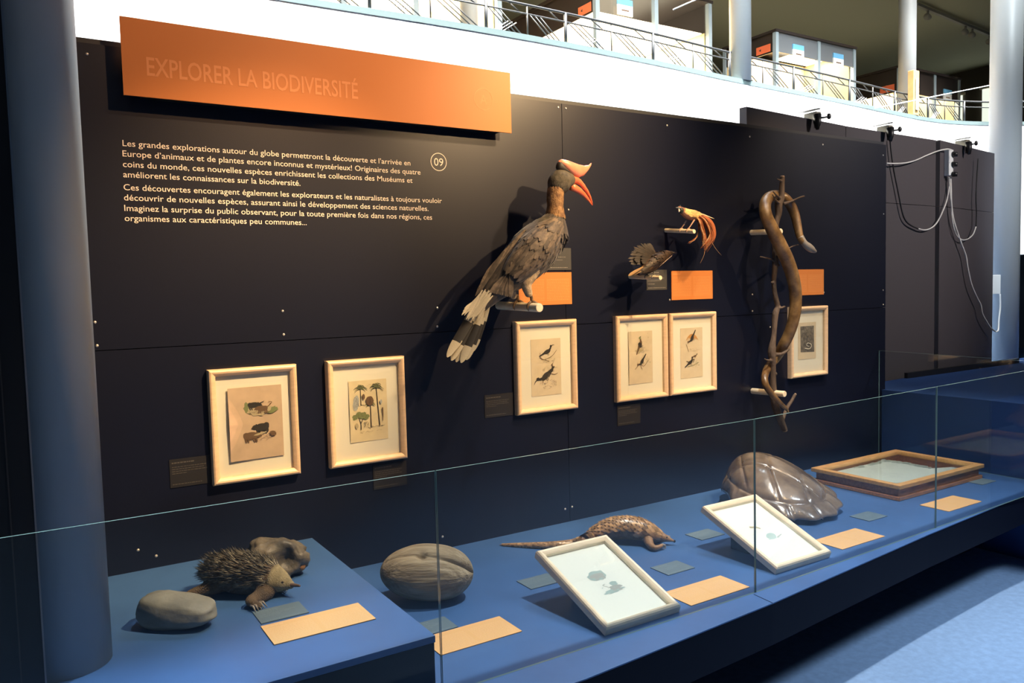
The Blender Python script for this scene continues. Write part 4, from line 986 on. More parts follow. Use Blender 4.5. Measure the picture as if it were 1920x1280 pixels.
# ------------------------------------------------------------------ double coconut
COCO = mat('fibrous_nut_husk', (0.20, 0.155, 0.095), 0.8, col2=(0.34, 0.29, 0.20), noise=(16, 1), bump=(30, 0.9, 0.006), stretch=(0.35, 3.2, 3.2))
ax = math.radians(-30); e1 = V((math.cos(ax), math.sin(ax), -0.06)).normalized(); ef = V((math.sin(ax), -math.cos(ax), 0)).normalized(); eu = e1.cross(ef)*-1
if eu.z < 0: eu = -eu
c = V((1.232, -0.475, ZL+0.101))
def coco(t, p):
    s = math.cos(t); pr = max(0.0, 1-abs(s)**2.2)**0.5
    p0 = 0.54+0.22*s; dp = (p-p0+PI) % (2*PI)-PI
    g = (0.05+0.13*max(0, s)**.8+0.05*max(0,-s))*math.exp(-(dp/.34)**2)+(0.05+.16*max(0, s)**.7+.04*max(0,-s))*math.exp(-(dp/.085)**2)
    g += 0.20*math.exp(-(((s+0.10)/0.10)**2+(dp/0.20)**2))
    q = V((s*2, math.cos(p)*2, math.sin(p)*2)); wv = 1+0.03*noise.noise(q)+0.006*noise.noise(V((s*1.5, math.cos(p)*16, math.sin(p)*16)))
    asym = 1+0.06*s
    r = pr*(1-g)*wv*asym
    x = s*(1-0.12*math.exp(-(dp/.3)**2)*max(0, s)**3)
    w_ = c+e1*(0.172*x)+(eu*math.cos(p)*0.100+ef*math.sin(p)*0.115)*r
    w_.z = max(w_.z, ZL+0.0008)
    return w_
b = MB(); b.grid(64, 220, coco); me = b
t = b.build('double_coconut', COCO); t.location = c
for v_ in t.data.vertices: v_.co -= c
# line the grain up with the nut
t.rotation_euler = (0, 0, ax); Rm = Matrix.Rotation(-ax, 3, 'Z')
for v_ in t.data.vertices: v_.co = Rm @ v_.co
tag(t, 'big brown two lobed nut with a deep crease, lying right of the raised platform', 'nut')

# ------------------------------------------------------------------ pangolin
PG_SC = mat('honey_brown_scale', (0.31, 0.195, 0.098), 0.28, noise=(20, 0.25), island=0.6, spec=0.6)
PG_SKIN = mat('brown_hide', (0.23, 0.135, 0.070), 0.6, noise=(30, 0.3), bump=(120, 0.5, 0.004))
t = thing('pangolin', (2.15, -0.42, ZL), 'brown scaly stuffed anteater with a long straight tail, standing at the back', 'animal')
yb = lambda x: -.30-.26*(x-1110)/150
bp = [(1108,1007,11),(1118,1002,14.5),(1130,998,17.5),(1150,992,20),(1175,990,20.5),(1200,993,19.5),(1220,998.5,16),(1234,1003.5,11.5),(1246,1008,7.5),(1256,1011.5,4.6),(1263,1014,2.4)]
P, R = pxp([(x, y, r, yb(x)) for x, y, r in bp])
# tail lying on the deck
tail_px = [(937,1021,1.6),(970,1021.5,3.6),(1000,1022,5.0),(1030,1022,6.2),(1058,1021,7.4),(1080,1018,8.4)]
TP = []; TR = []
for x, y, r in tail_px:
    q = at(x, y, z=ZL+.02); rr = r*depth(q)/F_PX; q = at(x, y, z=ZL+rr+.0008); TP.append(q); TR.append(rr)
q = at(1097, 1012, y=TP[-1].y-.045); TP.append(q); TR.append(9.8*depth(q)/F_PX)
Pall = TP+P; Rall = TR+R
b = MB(); b.sweep(Pall, Rall, 18, 0, 5, 0.92, (0,-1,0))
ff = V((2.262, -0.575, ZL)); fk = V((2.36, -0.50, ZL)); hf = V((2.105, -0.375, ZL)); hk = V((2.17, -0.29, ZL))
for foot, top, front in ((ff, P[5]+V((.02,-.015,-.012)), 1), (fk, P[6]+V((.01,.04,-.015)), 1), (hf, P[2]+V((0,-.025,-.01)), 0), (hk, P[2]+V((.03,.05,-.01)), 0)):
    m_ = top.lerp(foot, .6)+V((-.008, 0, 0)); tip = foot+V((.038,-.002,.018)) if front else foot+V((.028,-.012,.009))
    b.sweep([top, m_, foot+V((0,0,.0155)), tip], [.027, .0185, .0125, .0085], 12, 0, 4)
b.build('body', PG_SKIN, t, remesh=0.0045, smooth_it=2)
Ps, Rs = smooth(Pall, Rall, 5)
def rev(Pq, Rq): return list(reversed(Pq)), list(reversed(Rq))
Pr, Rr = rev(Ps, Rs)
b = MB(); rnd = random.Random(41)
# dorsal scales run from head to tail, facing up and down both flanks
fr = frames(Pr, V((0, 0, 1))); m = len(Pr)-1
L_tot = sum((Pr[i+1]-Pr[i]).length for i in range(m)); step = .0155; i = 0; acc = 0; d = .055; row = 0; pos = [0]
for k in range(m): pos.append(pos[-1]+(Pr[k+1]-Pr[k]).length)
while d < L_tot-.02:
    k = max(j for j in range(m+1) if pos[j] <= d); f = (d-pos[k])/max(1e-6, pos[min(k+1, m)]-pos[k]); kk = min(k+1, m)
    p = Pr[k].lerp(Pr[kk], f); r = Rr[k]+(Rr[kk]-Rr[k])*f; tt, N, B = fr[k]
    is_tail = p.x < P[1].x
    w_ = min(.021, max(.0085, r*.62))
    amax = PI*.98 if is_tail else (PI*.46 if (P[3].x-.03 < p.x < P[5].x) else PI*.60)
    cnt = max(4, int(2*amax*r/(w_*.66)))
    for q in range(cnt):
        a = -amax+2*amax*(q+.5*(row % 2)+.25)/cnt; n_ = N*math.cos(a)+B*math.sin(a)
        base = p+n_*(r*1.07); l = w_*1.75; sl = max(-.35, min(.35, (Rr[min(k+3, m)]-Rr[max(k-3, 0)])/max(1e-4, pos[min(k+3, m)]-pos[max(k-3, 0)])))
        b.feather(base, base+tt*l+n_*(l*(.11+sl)), n_, w_, 0, (0,), 3, .18)
    d += max(.0075, w_*.74); row += 1
b.build('scales', PG_SC, t)['kind'] = 'stuff'
b = MB(); b.ball(P[8]+V((0,-R[8]*.85,R[8]*.35)), .0032, 6); b.build('eye', EYE, t)
b = MB(); b.ball(P[-1]+V((.003,-.001,-.001)), R[-1]*1.1, 6); part_label(b.build('nose', BLACKM, t), 'black nose')
for foot in (ff, fk):
    for k in range(3):
        s0 = foot+V((.040, -.008+.008*k, .020)); b = MB(); b.tube([s0, s0+V((.010,-.002,.002)), s0+V((.012,-.003,-.012)), s0+V((.002,-.002,-.016))], [.0036, .0034, .0026, .0008], 6); b.build('claw', EC_CLAW, t)

# ------------------------------------------------------------------ turtle shell
SHELL = mat('glossy_brown_shell', (0.085, 0.060, 0.045), 0.24, col2=(0.25, 0.19, 0.14), noise=(9, 1), spec=0.8, bump=(18, 0.25, 0.008), coat=0.5)
SHELL_L = mat('pale_shell_seam', (0.42, 0.37, 0.31), 0.35)
Lp = at(1358, 914, y=-.19); Rp = at(1577, 954, z=ZL+.014); Mp = at(1500, 986, z=ZL+.004)
C0 = (Lp+Rp)/2; A0 = (Rp-Lp)/2; Bv = Mp-C0; Bv = Bv-A0.normalized()*Bv.dot(A0.normalized())*0.75
Nn = V((-.16, .02, 1)).normalized()
t = thing('turtle_shell', (C0.x, C0.y, ZL), 'large glossy brown turtle shell with scalloped rim, lying behind the tilted shell print', 'shell')
def dome(rr, ph, lift=0.0):
    sc = 1+.030*math.cos(13*ph)*max(0, rr-.8)*5
    x, y = rr*math.cos(ph)*sc, rr*math.sin(ph)*sc
    hgt = .205*(max(0, 1-rr**2.1))**.80*(1-.20*x)
    ridge = .012*math.exp(-(y/.10)**2)*(1-rr)
    # scute grooves: two rows beside the ridge
    g = 0
    for gx in (-.48, .02, .50):
        g += math.exp(-((x-gx-.10*abs(y))/.024)**2)*(1 if abs(y) > .30 else .45)*(rr < .82)
    g += math.exp(-((abs(y)-.30)/.022)**2)*(abs(x) < .72)
    g += math.exp(-((rr-.83)/.022)**2)
    if rr > .83: g += math.exp(-((((ph*12/PI) % 2)-1)/.08)**2)
    flare = .020*max(0, rr-.86)/.14
    p = C0+A0*(x-.0)+Bv*y+Nn*(hgt+ridge-.0095*min(1, g)+flare+lift)
    p += A0*(-.16*(1-rr*rr))
    p.z = max(p.z, ZL+.0008+lift)
    return p
b = MB(); NR, NP = 60, 168; vs = [dome(0, 0)]
for i in range(1, NR+1):
    for k in range(NP): vs.append(dome(i/NR, 2*PI*k/NP))
fs = [(0, 1+k, 1+(k+1) % NP) for k in range(NP)]
for i in range(NR-1):
    for k in range(NP):
        a = 1+i*NP+k; q = 1+i*NP+(k+1) % NP; fs.append((a, a+NP, q+NP, q))
b.add(vs, fs, 0, True); b.build('carapace', SHELL, t, solid=0.006)
b = MB(); P2 = [dome(.835, 2*PI*k/120, .0012) for k in range(121)]; b.tube(P2, [.0022]*121, 6); b.build('rim_seam', SHELL_L, t)

# ------------------------------------------------------------------ wooden specimen box
WBOX = mat('red_brown_wood', (0.42, 0.185, 0.085), 0.42, noise=(7, 0.25), stretch=(2, 14, 14))
WLID = mat('honey_wood_lid', (0.56, 0.32, 0.13), 0.4, noise=(8, 0.15), stretch=(2, 12, 12))
GREYB = mat('grey_paper_lining', (0.42, 0.37, 0.32), 0.8)
CHALK = mat('white_chalky_slab', (0.86, 0.93, 0.91), 0.85, noise=(14, 0.05), bump=(40, 0.4, 0.006))
CHALK2 = mat('grey_green_crust', (0.55, 0.61, 0.57), 0.85, noise=(24, 0.3), bump=(60, 0.8, 0.008))
bx0, bx1, by0, by1 = 3.785, 4.590, -0.738, -0.215
t = thing('specimen_box', ((bx0+bx1)/2, (by0+by1)/2, ZL), 'flat glass topped wooden box on the blue platform at the far right', 'box')
def rim(b, x0, x1, y0, y1, z0, z1, th, mi=0):
    vs = [];
    for dz in (z0, z1):
        for g in (0, th): vs += [(x0+g, y0+g, dz), (x1-g, y0+g, dz), (x1-g, y1-g, dz), (x0+g, y1-g, dz)]
    fs = []
    for i in range(4):
        j = (i+1) % 4
        fs += [(i, j, 8+j, 8+i), (4+j, 4+i, 12+i, 12+j), (8+i, 8+j, 12+j, 12+i), (4+i, 4+j, j, i)]
    b.add(vs, fs, mi)
b = MB(); rim(b, bx0, bx1, by0, by1, ZL+.0008, ZL+.022, .030); rim(b, bx0+.014, bx1-.014, by0+.014, by1-.014, ZL+.022, ZL+.062, .014); b.box(bx0+.028, bx1-.028, by0+.028, by1-.028, ZL+.0008, ZL+.012); b.build('base', WBOX, t, bevel=.003)
b = MB(); rim(b, bx0-.006, bx1+.006, by0-.006, by1+.006, ZL+.0622, ZL+.084, .040); b.build('lid', WLID, t, bevel=.003)
b = MB(); b.box(bx0+.0285, bx1-.0285, by0+.0285, by1-.0285, ZL+.0125, ZL+.0165); b.build('lining', GREYB, t)
b = MB(); b.box(bx0+.033, bx1-.033, by0+.033, by1-.033, ZL+.070, ZL+.073); b.build('glazing', GLASS, t)
zz = ZL+.045
edge = [(1545,889),(1560,881),(1578,874),(1592,866),(1604,864),(1616,861),(1632,862),(1648,861.5),(1664,864),(1680,866),(1698,868),(1712,872),(1728,874),(1744,878),(1762,881)]
bk = [at(x, y, z=zz) for x, y in edge]
poly = [(max(bx0+.034, min(bx1-.034, q.x)), max(by0+.034, min(by1-.034, q.y))) for q in bk]
poly = [(bx0+.034, by0+.034)] + [(bx0+.034, poly[0][1])] + poly[1:-1] + [(bx1-.034, poly[-1][1]), (bx1-.034, by0+.034)]
sl = thing('chalky_slab', ((bx0+bx1)/2, -.5, ZL+.018), 'white chalky slab with a ragged back edge, lying inside the glass topped box', 'specimen')
b = MB(); b.prism(poly[::-1], ZL+.0172, zz); b.build('slab', CHALK, sl)
b = MB(); rnd = random.Random(51)
for i in range(3, len(poly)-3):
    for k in range(4):
        f = rnd.random(); x = poly[i][0]*(1-f)+poly[i+1][0]*f; y = poly[i][1]*(1-f)+poly[i+1][1]*f-rnd.uniform(.0, .028)*(1 if x > 4.1 else .3)
        b.ball((x, y, zz+.001), (rnd.uniform(.014, .030), rnd.uniform(.008, .016), rnd.uniform(.004, .009)), 5)
b.build('crust', CHALK2, sl, remesh=.005)

# ------------------------------------------------------------------ balcony, railing and mezzanine
ZP = 3.600                                  # top of the white parapet
path = [(-3.0, 2.30), (1.0, 2.25), (1.892, 2.226), (2.974, 2.185), (4.0, 2.195), (5.045, 2.25), (6.079, 2.33), (7.177, 2.385), (7.974, 2.43), (9.155, 2.52), (9.74, 2.535), (10.229, 2.473), (10.811, 2.268), (11.4, 1.9), (11.9, 1.3), (12.2, .5), (12.3, -1.0)]
pp, _ = smooth([V((x, y, 0)) for x, y in path], .01, 5)
def offs(d):
    out = []
    for i, p in enumerate(pp):
        t_ = (pp[min(i+1, len(pp)-1)]-pp[max(i-1, 0)]).normalized(); out.append((p.x-t_.y*d, p.y+t_.x*d))
    return out
def band(b, d0, d1, z0, z1):
    A, B = offs(d0), offs(d1); n = len(A); vs = []
    for (ax_, ay_), (bx_, by_) in zip(A, B): vs += [(ax_, ay_, z0), (ax_, ay_, z1), (bx_, by_, z1), (bx_, by_, z0)]
    b.add(vs, [(4*i+k, 4*i+(k+1) % 4, 4*i+4+(k+1) % 4, 4*i+4+k) for i in range(n-1) for k in range(4)]+[(0,1,2,3), (4*n-1, 4*n-2, 4*n-3, 4*n-4)])
wb = struct(empty('wall_balcony', (5, 2.3, 1.9)))
b = MB(); band(b, 0.02, 0.14, 1.9, ZP-.0455); b.build('parapet', WHITE, wb)
b = MB(); band(b, 0.016, 0.17, ZP-.045, ZP); b.build('coping', LEDGE, wb)
b = MB(); pl_ = offs(0.141); b.prism([(x, y) for x, y in pl_ if x < 12.0]+[(20.5, 2.0), (20.5, 12), (-4, 12), (-4, 2.45)], 2.55, 2.8); struct(b.build('floor_mezzanine', mat('mezzanine_floor', (0.22, 0.19, 0.15), 0.6)))
b = MB(); b.prism([(-4, 2.2), (11, 2.2), (13, -1.2), (20.5, -1.2), (20.5, 12.2), (-4, 12.2)], 6.5, 6.6); struct(b.build('ceiling', mat('olive_ceiling', (0.50, 0.51, 0.38), 0.8)))
b = MB(); b.box(-4, 20.5, 6.0, 6.1, 0.0005, 2.549); struct(b.build('wall_hall', mat('grey_hall_wall', (0.22, 0.23, 0.24), 0.8)))
b = MB(); b.box(-4, 20.5, 12, 12.1, 2.8, 6.5); struct(b.build('wall_mezzanine', mat('brown_wall', (0.10, 0.085, 0.065), 0.8)))
b = MB(); b.box(19.30, 19.40, -1.2, 11.95, 2.8, 6.5); struct(b.build('wall_mezzanine_right', MATS['brown_wall']))
# windows with vertical blinds in the right hand wall
BLIND = emit_mat('daylit_blind_fabric', (0.80, 0.86, 0.74), 1.1)
for k, (pa, pb) in enumerate(((1842, 1900), (1776, 1806))):
    ya, yb_ = at(pa, 200, x=19.29).y, at(pb, 200, x=19.29).y; za = 3.0; zb = at(1843, 168, x=19.29).z if k == 0 else at(1790, 182, x=19.29).z
    wn = struct(empty('window_%d' % (k+1), (19.29, (ya+yb_)/2, za)))
    y0, y1 = min(ya, yb_), max(ya, yb_); n = max(3, int((y1-y0)/.14)); b = MB()
    for i in range(n):
        y = y0+(y1-y0)*i/n; b.add([(19.27, y+.004, za), (19.255, y+(y1-y0)/n-.010, za), (19.255, y+(y1-y0)/n-.010, zb), (19.27, y+.004, zb)], [(0,1,2,3)])
    b.build('vertical_blind', BLIND, wn, solid=.004)
    b = MB(); b.box(19.24, 19.295, y0-.05, y1+.05, zb, zb+.06); b.build('head_rail', MATBOARD, wn)

# railing on the coping: rails, posts and struts
RAILM = mat('grey_iron_rail', (0.035, 0.038, 0.042), 0.5)
RAILW = mat('white_iron_strut', (0.75, 0.77, 0.78), 0.4)
rl = thing('balcony_railing', (6, 2.4, ZP), 'low grey iron railing with slanting struts on top of the white balcony parapet', 'railing')
RH, RM = ZP+.275, ZP+.205
ro, _ = smooth([V((x, y, 0)) for x, y in offs(.13)], .01, 1)
cum = [0]
for i in range(len(ro)-1): cum.append(cum[-1]+(ro[i+1]-ro[i]).length)
def on(sv):
    sv = max(0, min(cum[-1]-1e-4, sv)); i = max(j for j in range(len(cum)) if cum[j] <= sv); i = min(i, len(ro)-2)
    return ro[i].lerp(ro[i+1], (sv-cum[i])/(cum[i+1]-cum[i]))
def s_at(px, py):
    q = at(px, py, z=ZP); q.z = 0
    return min((((on(k*.01)-q).length), k*.01) for k in range(int(cum[-1]*100)))[1]
P2 = [on(k*.1)+V((0,0,RH)) for k in range(int(cum[-1]*10))]; b = MB(); b.tube(P2, .011, 8); b.build('top_rail', RAILM, rl)
P2 = [on(k*.1)+V((0,0,RM)) for k in range(int(cum[-1]*10))]; b = MB(); b.tube(P2, .007, 6); b.build('middle_rail', RAILM, rl)
thick = [s_at(*q) for q in ((930,52),(1083.7,79),(1243,115),(1385,147),(1512.8,169),(1610,193),(1697,211),(1758,222),(1820.6,227.5))]
thick = [thick[0]-.95*k for k in (4, 3, 2, 1)]+thick
for i in range(len(thick)):
    p = on(thick[i]); b = MB(); b.tube([p+V((0,0,ZP)), p+V((0,0,RH))], .014, 10); b.build('post', RAILM, rl)
    if i+1 < len(thick):
        s0, s1 = thick[i], thick[i+1]; sm_ = (s0+s1)/2; p = on(sm_); b = MB(); b.tube([p+V((0,0,ZP)), p+V((0,0,RH))], .007, 8); b.build('post', RAILM, rl)
        for a0, a1 in ((s0, sm_), (sm_, s1)):
            d = a1-a0; b = MB()
            for k in range(3): b.tube([on(a0+d*(.05+.13*k))+V((0,0,RM)), on(a0+d*(.70+.13*k))+V((0,0,ZP))], .0055, 6)
            b.tube([on(a0+d*.52)+V((0,0,RH)), on(a0+d*.82)+V((0,0,RM))], .0055, 6)
            part_label(b.build('strut_set', RAILM, rl), 'dark slanting struts between two posts')
        b = MB()
        for k in range(3): b.tube([on(s0+(s1-s0)*(.03+.05*k))+V((0,0,ZP+.004)), on(s0+(s1-s0)*(.26+.05*k))+V((0,0,ZP+.12))], .0038, 6)
        part_label(b.build('strut_set', RAILW, rl), 'white slanting struts beside a post')

# slim columns of the balcony
q = at(1388.5, 147, y=2.43); column('column.002', q.x, 2.43, 0.105, ZP+0.0008, 6.49)
q = at(1700.5, 200, y=2.86); column('column.003', q.x, 2.86, 0.103, 2.81, 6.49)
q = at(880, 40, y=3.0); column('column.004', q.x, 3.0, 0.080, 2.81, 6.49)

# lit show cases on the mezzanine
CASE_DK = mat('dark_brown_header', (0.035, 0.026, 0.022), 0.35)
CASE_GR = mat('grey_header_glass', (0.16, 0.17, 0.18), 0.25)
POSTM = mat('blue_grey_post', (0.28, 0.34, 0.37), 0.4)
LWOOD = mat('lit_pale_wood', (0.80, 0.58, 0.30), 0.6, noise=(5, 0.08))
STICK = mat('orange_sticker', (0.80, 0.16, 0.06), 0.6)
SIGNW = mat('white_sign', (0.85, 0.86, 0.86), 0.6); SIGNB = mat('sky_blue_sign', (0.16, 0.45, 0.72), 0.6)
LAMP = emit_mat('show_case_lamp', (1.0, 0.85, 0.62), 4)
def show_case(x0, x1, xm, y0, dep, zt, zh, lab, power, head, signs, sticker=True, back=LWOOD):
    zlamp = zt-.075 if head else zh+.02; xl = xm+.06 if head else x0+.06
    t = thing('show_case', ((x0+x1)/2, y0+dep/2, 2.8), lab, 'show case', 'show cases on the balcony')
    y1 = y0+dep
    b = MB(); b.box(x0, x1, y0, y1, 2.801, 3.18); b.build('plinth', LWOOD, t)
    b = MB(); b.box(x0+.02, x1-.02, y1-.06, y1-.02, 3.181, zlamp-.002); b.build('back_panel', back, t)
    b = MB(); b.box(x0+.03, x1-.03, y0+.055, y1-.061, 3.181, 3.20); b.build('base_board', LWOOD, t)
    b = MB(); b.box(x1-.068, x1-.052, y0+.056, y1-.061, 3.2005, zlamp-.002); b.build('side_panel', mat('olive_side_panel', (.34, .29, .16), .6), t)
    for x in (x0, xm, x1-.05):
        b = MB(); b.box(x, x+.05, y0, y0+.05, 3.1805, zt-.03); b.build('post', POSTM, t)
    for x in (x0, x1-.05):
        b = MB(); b.box(x, x+.05, y1-.0195, y1+.03, 3.1805, zt-.03); b.build('post', POSTM, t)
    b = MB(); b.box(x0-.01, x1+.01, y0-.01, y1+.03, zt-.029, zt); b.build('cap', CASE_DK, t)
    if head:
        b = MB(); b.box(x0+.052, xm-.002, y0+.012, y0+.03, zh, zt-.03); b.box(xm+.052, x1-.052, y0+.012, y0+.03, zh, zt-.03); part_label(b.build('header', CASE_DK if 'dark headed' in lab else CASE_GR, t), 'glossy band over the front panes')
    for x in (x0+.012, x1-.030):
        b = MB(); b.box(x, x+.018, y0+.052, y1-.02, zh, zt-.03); part_label(b.build('header', CASE_DK, t), 'dark brown band over the side pane')
    b = MB(); b.box(xl, x1-.06, y0+.10, y1-.10, zlamp, zlamp+.01); b.build('light_panel', LAMP, t)
    b = MB(); b.box(x0+.052, xm-.002, y0+.032, y0+.038, 3.2, zh if head else zt-.04); b.build('front_pane', GLASS, t)
    b = MB(); b.box(xm+.052, x1-.052, y0+.032, y0+.038, 3.2, zh if head else zt-.04); b.build('front_pane', GLASS, t)
    l = bpy.data.lights.new('case_light', 'AREA'); l.shape = 'RECTANGLE'; l.size = (x1-x0)*.8; l.size_y = dep*.7; l.energy = power*1.8; l.color = (1, .86, .66)
    lo = bpy.data.objects.new('case_light', l); COL.objects.link(lo); lo.parent = t; lo.location = V(((x0+x1)/2, y0+dep/2, zlamp-.01))-t.location
    if sticker:
        b = MB(); b.box(x0+.006, x0+.0115, y0+.09, y0+.30, zh+.02, zh+.11); part_label(b.build('sticker', STICK, t), 'orange sticker')
        b = MB(); c_ = V((x0+.0055, y0+.24, zh+.065)); b.add([c_+V((0,.02,0)), c_+V((0,-.012,.016)), c_+V((0,-.012,-.016))], [(0,1,2)]); b.build('sticker_mark', INK, t)
    for sx, sz in signs:
        b = MB(); b.box(sx-.10, sx+.10, y0-.004, y0+.011, sz-.08, sz+.02); sg = b.build('sign', SIGNW, t)
        b = MB(); b.box(sx-.10, sx+.10, y0-.004, y0+.011, sz+.0205, sz+.08); part_label(b.build('sign_band', SIGNB, sg), 'sky blue upper half')
        b = MB(); b.box(sx-.05, sx+.05, y0-.0050, y0-.0041, sz-.04, sz-.025); b.build('sign_text', INK_BR, sg)
    return t
yf = 3.3
A0x, A0m, A0e = at(640, 0, y=yf).x, at(776, 10, y=yf).x, at(942, 46, y=yf).x
show_case(A0x, A0e, A0m, yf, 1.1, 4.80, 4.75, 'bright glass show case on the balcony behind the leftmost slim column', 150, False, [])
Ax, Am, Ae = at(1118, 60, y=yf).x, at(1228, 40, y=yf).x, at(1335, 40, y=yf).x
show_case(Ax, Ae, Am, yf, 1.9, 4.74, 4.38, 'tall bright show case with pale panes on the balcony, left of the middle column', 260, False, [(at(1172, 15, y=yf).x, at(1172, 14, y=yf).z)], back=mat('sky_glare_case_back', (0.88, 0.86, 0.82), 0.7))  # white back and strong light stand in for the skylight mirrored in its panes
Bx, Bm, Be = at(1455, 90, y=yf).x, at(1534, 100, y=yf).x, at(1605, 110, y=yf).x
show_case(Bx, Be, Bm, yf, .80, 4.60, 4.345, 'grey headed show case of pale wood between the two right hand balcony columns', 34, True, [(at(1497, 97, y=yf).x, at(1497, 97, y=yf).z), (at(1572, 113, y=yf).x, at(1572, 113, y=yf).z)])
Cx, Cm, Ce = at(1688, 150, y=yf).x, at(1752, 170, y=yf).x, at(1801, 170, y=yf).x
t = show_case(Cx, Ce, Cm, yf, .85, 4.50, 4.16, 'dark headed show case farthest right on the balcony, behind the wooden loudspeaker', 34, True, [(at(1777, 170, y=yf).x, 4.22)])
# white text panels and small specimens standing inside the cases
for (px, py, y, wd, ht, lab) in ((1521, 135, 3.36, .15, .34, 'white text sheet inside the grey headed show case'), (1195, 88, 3.42, .18, .30, 'white text sheet inside the tall bright show case')):
    q = at(px, py, y=y); t = thing('text_sheet', (q.x, y, 3.2), lab, 'notice')
    b = MB(); b.box(q.x-wd/2, q.x+wd/2, y, y+.01, 3.2005, 3.2+ht+.25); b.build('sheet', SIGNW, t)
    b = MB()
    for k in range(7): b.add([(q.x-wd*.4, y-.001, 3.4+ht*.9-k*.05), (q.x+wd*(.4-.2*(k % 2)), y-.001, 3.4+ht*.9-k*.05), (q.x+wd*(.4-.2*(k % 2)), y-.001, 3.412+ht*.9-k*.05), (q.x-wd*.4, y-.001, 3.412+ht*.9-k*.05)], [(0,1,2,3)])
    b.build('lettering', LBL_TXT, t)
for k, (px, py, y, lab) in enumerate(((1482, 152, 3.6, 'small dark white spotted specimen low in the grey headed show case'), (812, 25, 3.75, 'small grey brown specimen in the leftmost bright show case'), (1109, 76, 4.2, 'yellowish bushy specimen at the side of the tall bright show case'))):
    q = at(px, py, y=y); b = MB(); b.grid(12, 24, stone((q.x, y, 3.2005+.10), (.10, .07, .10), .3, 60+k, 2.0, .5, 0.1, None, 3.2006)); tag(b.build('small_specimen', [BROWN_ST, GREY_ST, mat('olive_tuft', (.25, .20, .05), .9)][k]), lab, 'specimen')

# loudspeaker on the right hand slim column
q = at(1718, 208, y=2.545); t = thing('loudspeaker', (q.x, q.y, ZP), 'tall narrow wooden loudspeaker standing on the balcony parapet at the right slim column', 'loudspeaker')
hz = at(1718, 133, y=2.545).z; sx = .060
b = MB(); b.box(q.x-sx, q.x+sx, q.y, q.y+.075, ZP+.0008, hz+.01); b.build('cabinet', mat('honey_cabinet_wood', (.62, .38, .15), .5, noise=(6, .15)), t, bevel=.006)
b = MB(); b.box(q.x-sx+.03, q.x+sx-.03, q.y-.012, q.y-.0055, ZP+.06, hz-.09); b.build('grille', mat('grey_grille_cloth', (.36, .34, .27), .9, bump=(300, .6, .004)), t)
# track light under the balcony ceiling
p0, p1 = at(1718, 8, z=6.44), at(1905, 86, z=6.44)
t = thing('ceiling_track', p0.lerp(p1, .5), 'thin pale light track with small lamps on the olive ceiling, top right', 'track light')
b = MB(); b.bar(p0, p1, .06, .05); b.build('track', mat('pale_grey_track', (.42, .41, .38), .6), t)
for f in (.10, .45, .52, .70):
    c = p0.lerp(p1, f); b = MB(); b.tube([c-V((0,0,.03)), c-V((0,0,.12))], .02, 8); b.tube([c+V((-.08,-.03,-.15)), c+V((.06,.02,-.13))], [.06, .05], 12); b.build('lamp_head', MATS['pale_grey_track'], t)
# thin white wires strung in front of the balcony
for (a, c, lab) in (((1640,203), (1896,152), 'thin white wire slanting up in front of the balcony at far right'), ((1262,18), (1330,-12), 'short thin white wire crossing the top edge above the tall bright show case')):
    b = MB(); b.tube([at(*a, y=2.20), at(*c, y=2.20)], .006, 6); tag(b.build('wire', RAILW), lab, 'wire')

# ------------------------------------------------------------------ clamp lamps, power strip and cables on the far panels
def panel_y(x):
    for xa, ya, xb, yb_ in ((3.724, .193, 4.80, .290), (4.815, .295, 5.945, .325), (5.97, .307, 7.064, .462)):
        if x <= xb: return ya+(yb_-ya)*(x-xa)/(xb-xa)
    return .462
for px, lab in ((1519, 'clamp lamp on the far panel top above the display wall'), (1667, 'clamp lamp on the far panel top just right of the display wall end'), (1829, 'clamp lamp on the far panel top nearest the right column')):
    q = at(px, {1519:226, 1667:250, 1829:279}[px], y=.3); y = panel_y(q.x); z = 2.6505; x = q.x
    t = thing('clamp_lamp', (x, y, z), lab, 'clamp lamp', 'clamp lamps on the far panels')
    b = MB(); b.box(x-.02, x+.035, y-.018, y+.075, z, z+.05); b.box(x-.01, x+.025, y-.018, y-.006, z-.05, z); b.build('clamp', mat('beige_clamp', (.30, .27, .20), .5), t, bevel=.004)
    b = MB(); b.add([(x-.16, y-.10, z+.03), (x-.02, y-.05, z+.055), (x-.02, y+.06, z+.055), (x-.16, y+.02, z+.03), (x-.16, y-.10, z+.034), (x-.02, y-.05, z+.065), (x-.02, y+.06, z+.065), (x-.16, y+.02, z+.034)], [(3,2,1,0),(4,5,6,7),(0,1,5,4),(1,2,6,5),(2,3,7,6),(3,0,4,7)]); b.build('reflector', STEEL, t)
    b = MB(); b.tube([(x-.045, y-.045, z+.02), (x-.050, y-.05, z-.03), (x-.055, y-.055, z-.075)], [.026, .024, .010], 14); b.build('lamp_head', BLACKM, t)
    b = MB(); b.tube([(x+.03, y-.02, z+.012), (x+.085, y-.03, z+.022)], .006, 8); b.ball((x+.095, y-.03, z+.026), (.018, .012, .020), 8); b.build('knob', BLACKM, t)
def cable(pxs, m, r, lab, yo=-.022):
    P = [];
    for px, py in pxs:
        q = at(px, py, y=.3); y = panel_y(q.x); P.append(at(px, py, y=y+yo))
    P, _ = smooth(P, r, 5); b = MB(); b.tube(P, r, 8); tag(b.build('cable', m), lab, 'cable', 'cables on the far panels')
cable([(1669,262),(1671,285),(1676,320),(1684,360),(1691,395),(1697,412),(1707,422),(1722,429)], WIREB, .0050, 'black cable hanging from the lamp at the display wall end')
cable([(1722,429),(1735,431),(1748,426),(1758,415),(1768,395),(1776,372),(1780,345),(1780,332)], WIREW, .0050, 'pale cable rising in a loop to the bottom of the power strip', -.025)
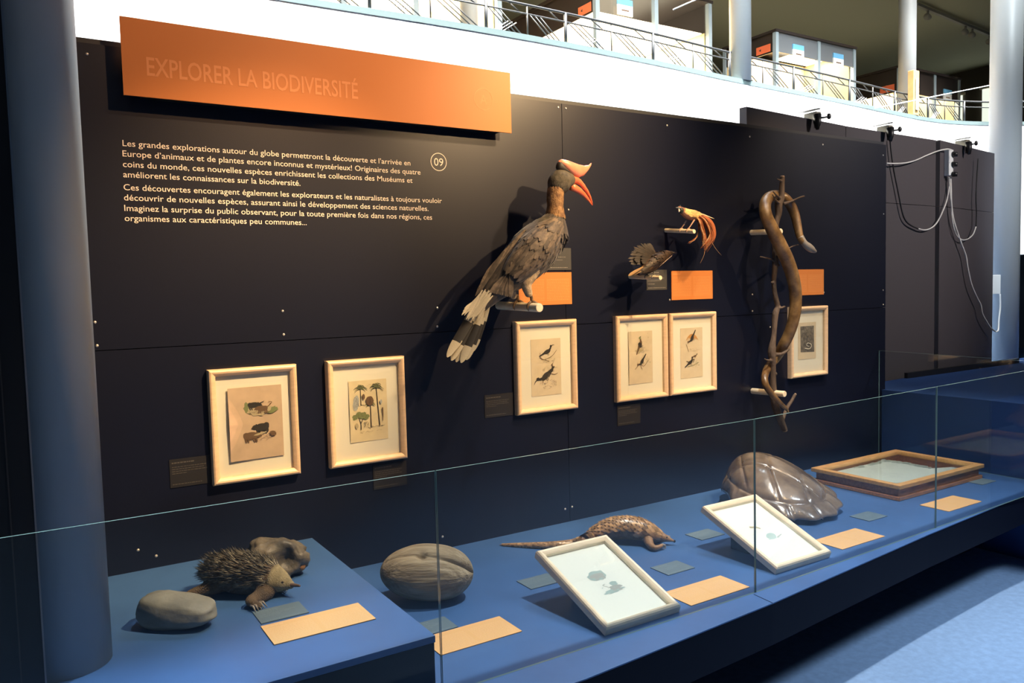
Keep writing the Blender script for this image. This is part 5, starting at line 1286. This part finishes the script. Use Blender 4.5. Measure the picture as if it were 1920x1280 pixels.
cable([(1834,297),(1832,330),(1830,370),(1831,400),(1830,425)], WIREB, .0050, 'black cable hanging from the lamp nearest the right column')
cable([(1830,425),(1824,440),(1812,449),(1801,448),(1792,438),(1786,415),(1783,385),(1781,352),(1779,332)], WIREW, .0045, 'thin pale cable looping up right below the power strip', -.030)
cable([(1782,332),(1783,352),(1784,385),(1788,412),(1795,435),(1803,458),(1811,480),(1815,505),(1822,535),(1832,558),(1839,572),(1842,588),(1850,603),(1858,615),(1866,621)], WIREW, .0065, 'long pale wavy cable running down from the power strip to the panel edge', -.034)
cable([(1662,306),(1680,306.5),(1700,305),(1718,300),(1738,291),(1760,282.5),(1776,279.5),(1784,281)], WIREW, .0050, 'white cable sagging from behind the display wall to the power strip', -.045)
q0 = at(1778.5, 281, y=.30); q1 = at(1778.5, 330, y=.30); yp = panel_y(q0.x)
t = thing('power_strip', (q0.x, yp, q1.z), 'white power strip with black plugs hung upright on the far panel', 'power strip')
b = MB(); b.box(q0.x-.030, q0.x+.030, yp-.045, yp-.003, q1.z, q0.z); b.build('housing', mat('white_plastic', (.90, .93, .92), .4), t, bevel=.006)
for k in range(3):
    z = q0.z-.035-.075*k; b = MB(); b.tube([(q0.x+.012, yp-.0452, z), (q0.x+.030, yp-.075, z-.004)], [.020, .016], 12); b.build('plug', BLACKM, t)
q = at(1871.5, 555, y=.50); b = MB(); zt_, zb_ = at(1871, 515, y=.50).z, at(1871, 551, y=.50).z
t = thing('socket_box', (q.x, .5, zb_), 'white socket box with a cable behind the far panel’s right edge', 'socket box')
b.box(q.x-.08, q.x+.05, .5045, .57, zb_, zt_); b.build('housing', MATS['white_plastic'], t, bevel=.004)
b = MB(); P, _ = smooth([at(1875,551,y=.505), at(1875.5,575,y=.505), at(1873,600,y=.50), at(1872,618,y=.49), at(1868,622,y=.46)], .006, 5); b.tube(P, .0065, 8); b.build('cord', WIREW, t)
b = MB(); q = at(1668, 664, y=.26); b.box(5.45, 7.05, .235, .26, .8905, .93); tag(b.build('skirting_strip', BLACKM), 'black strip along the far panel foot on the blue counter', 'strip')
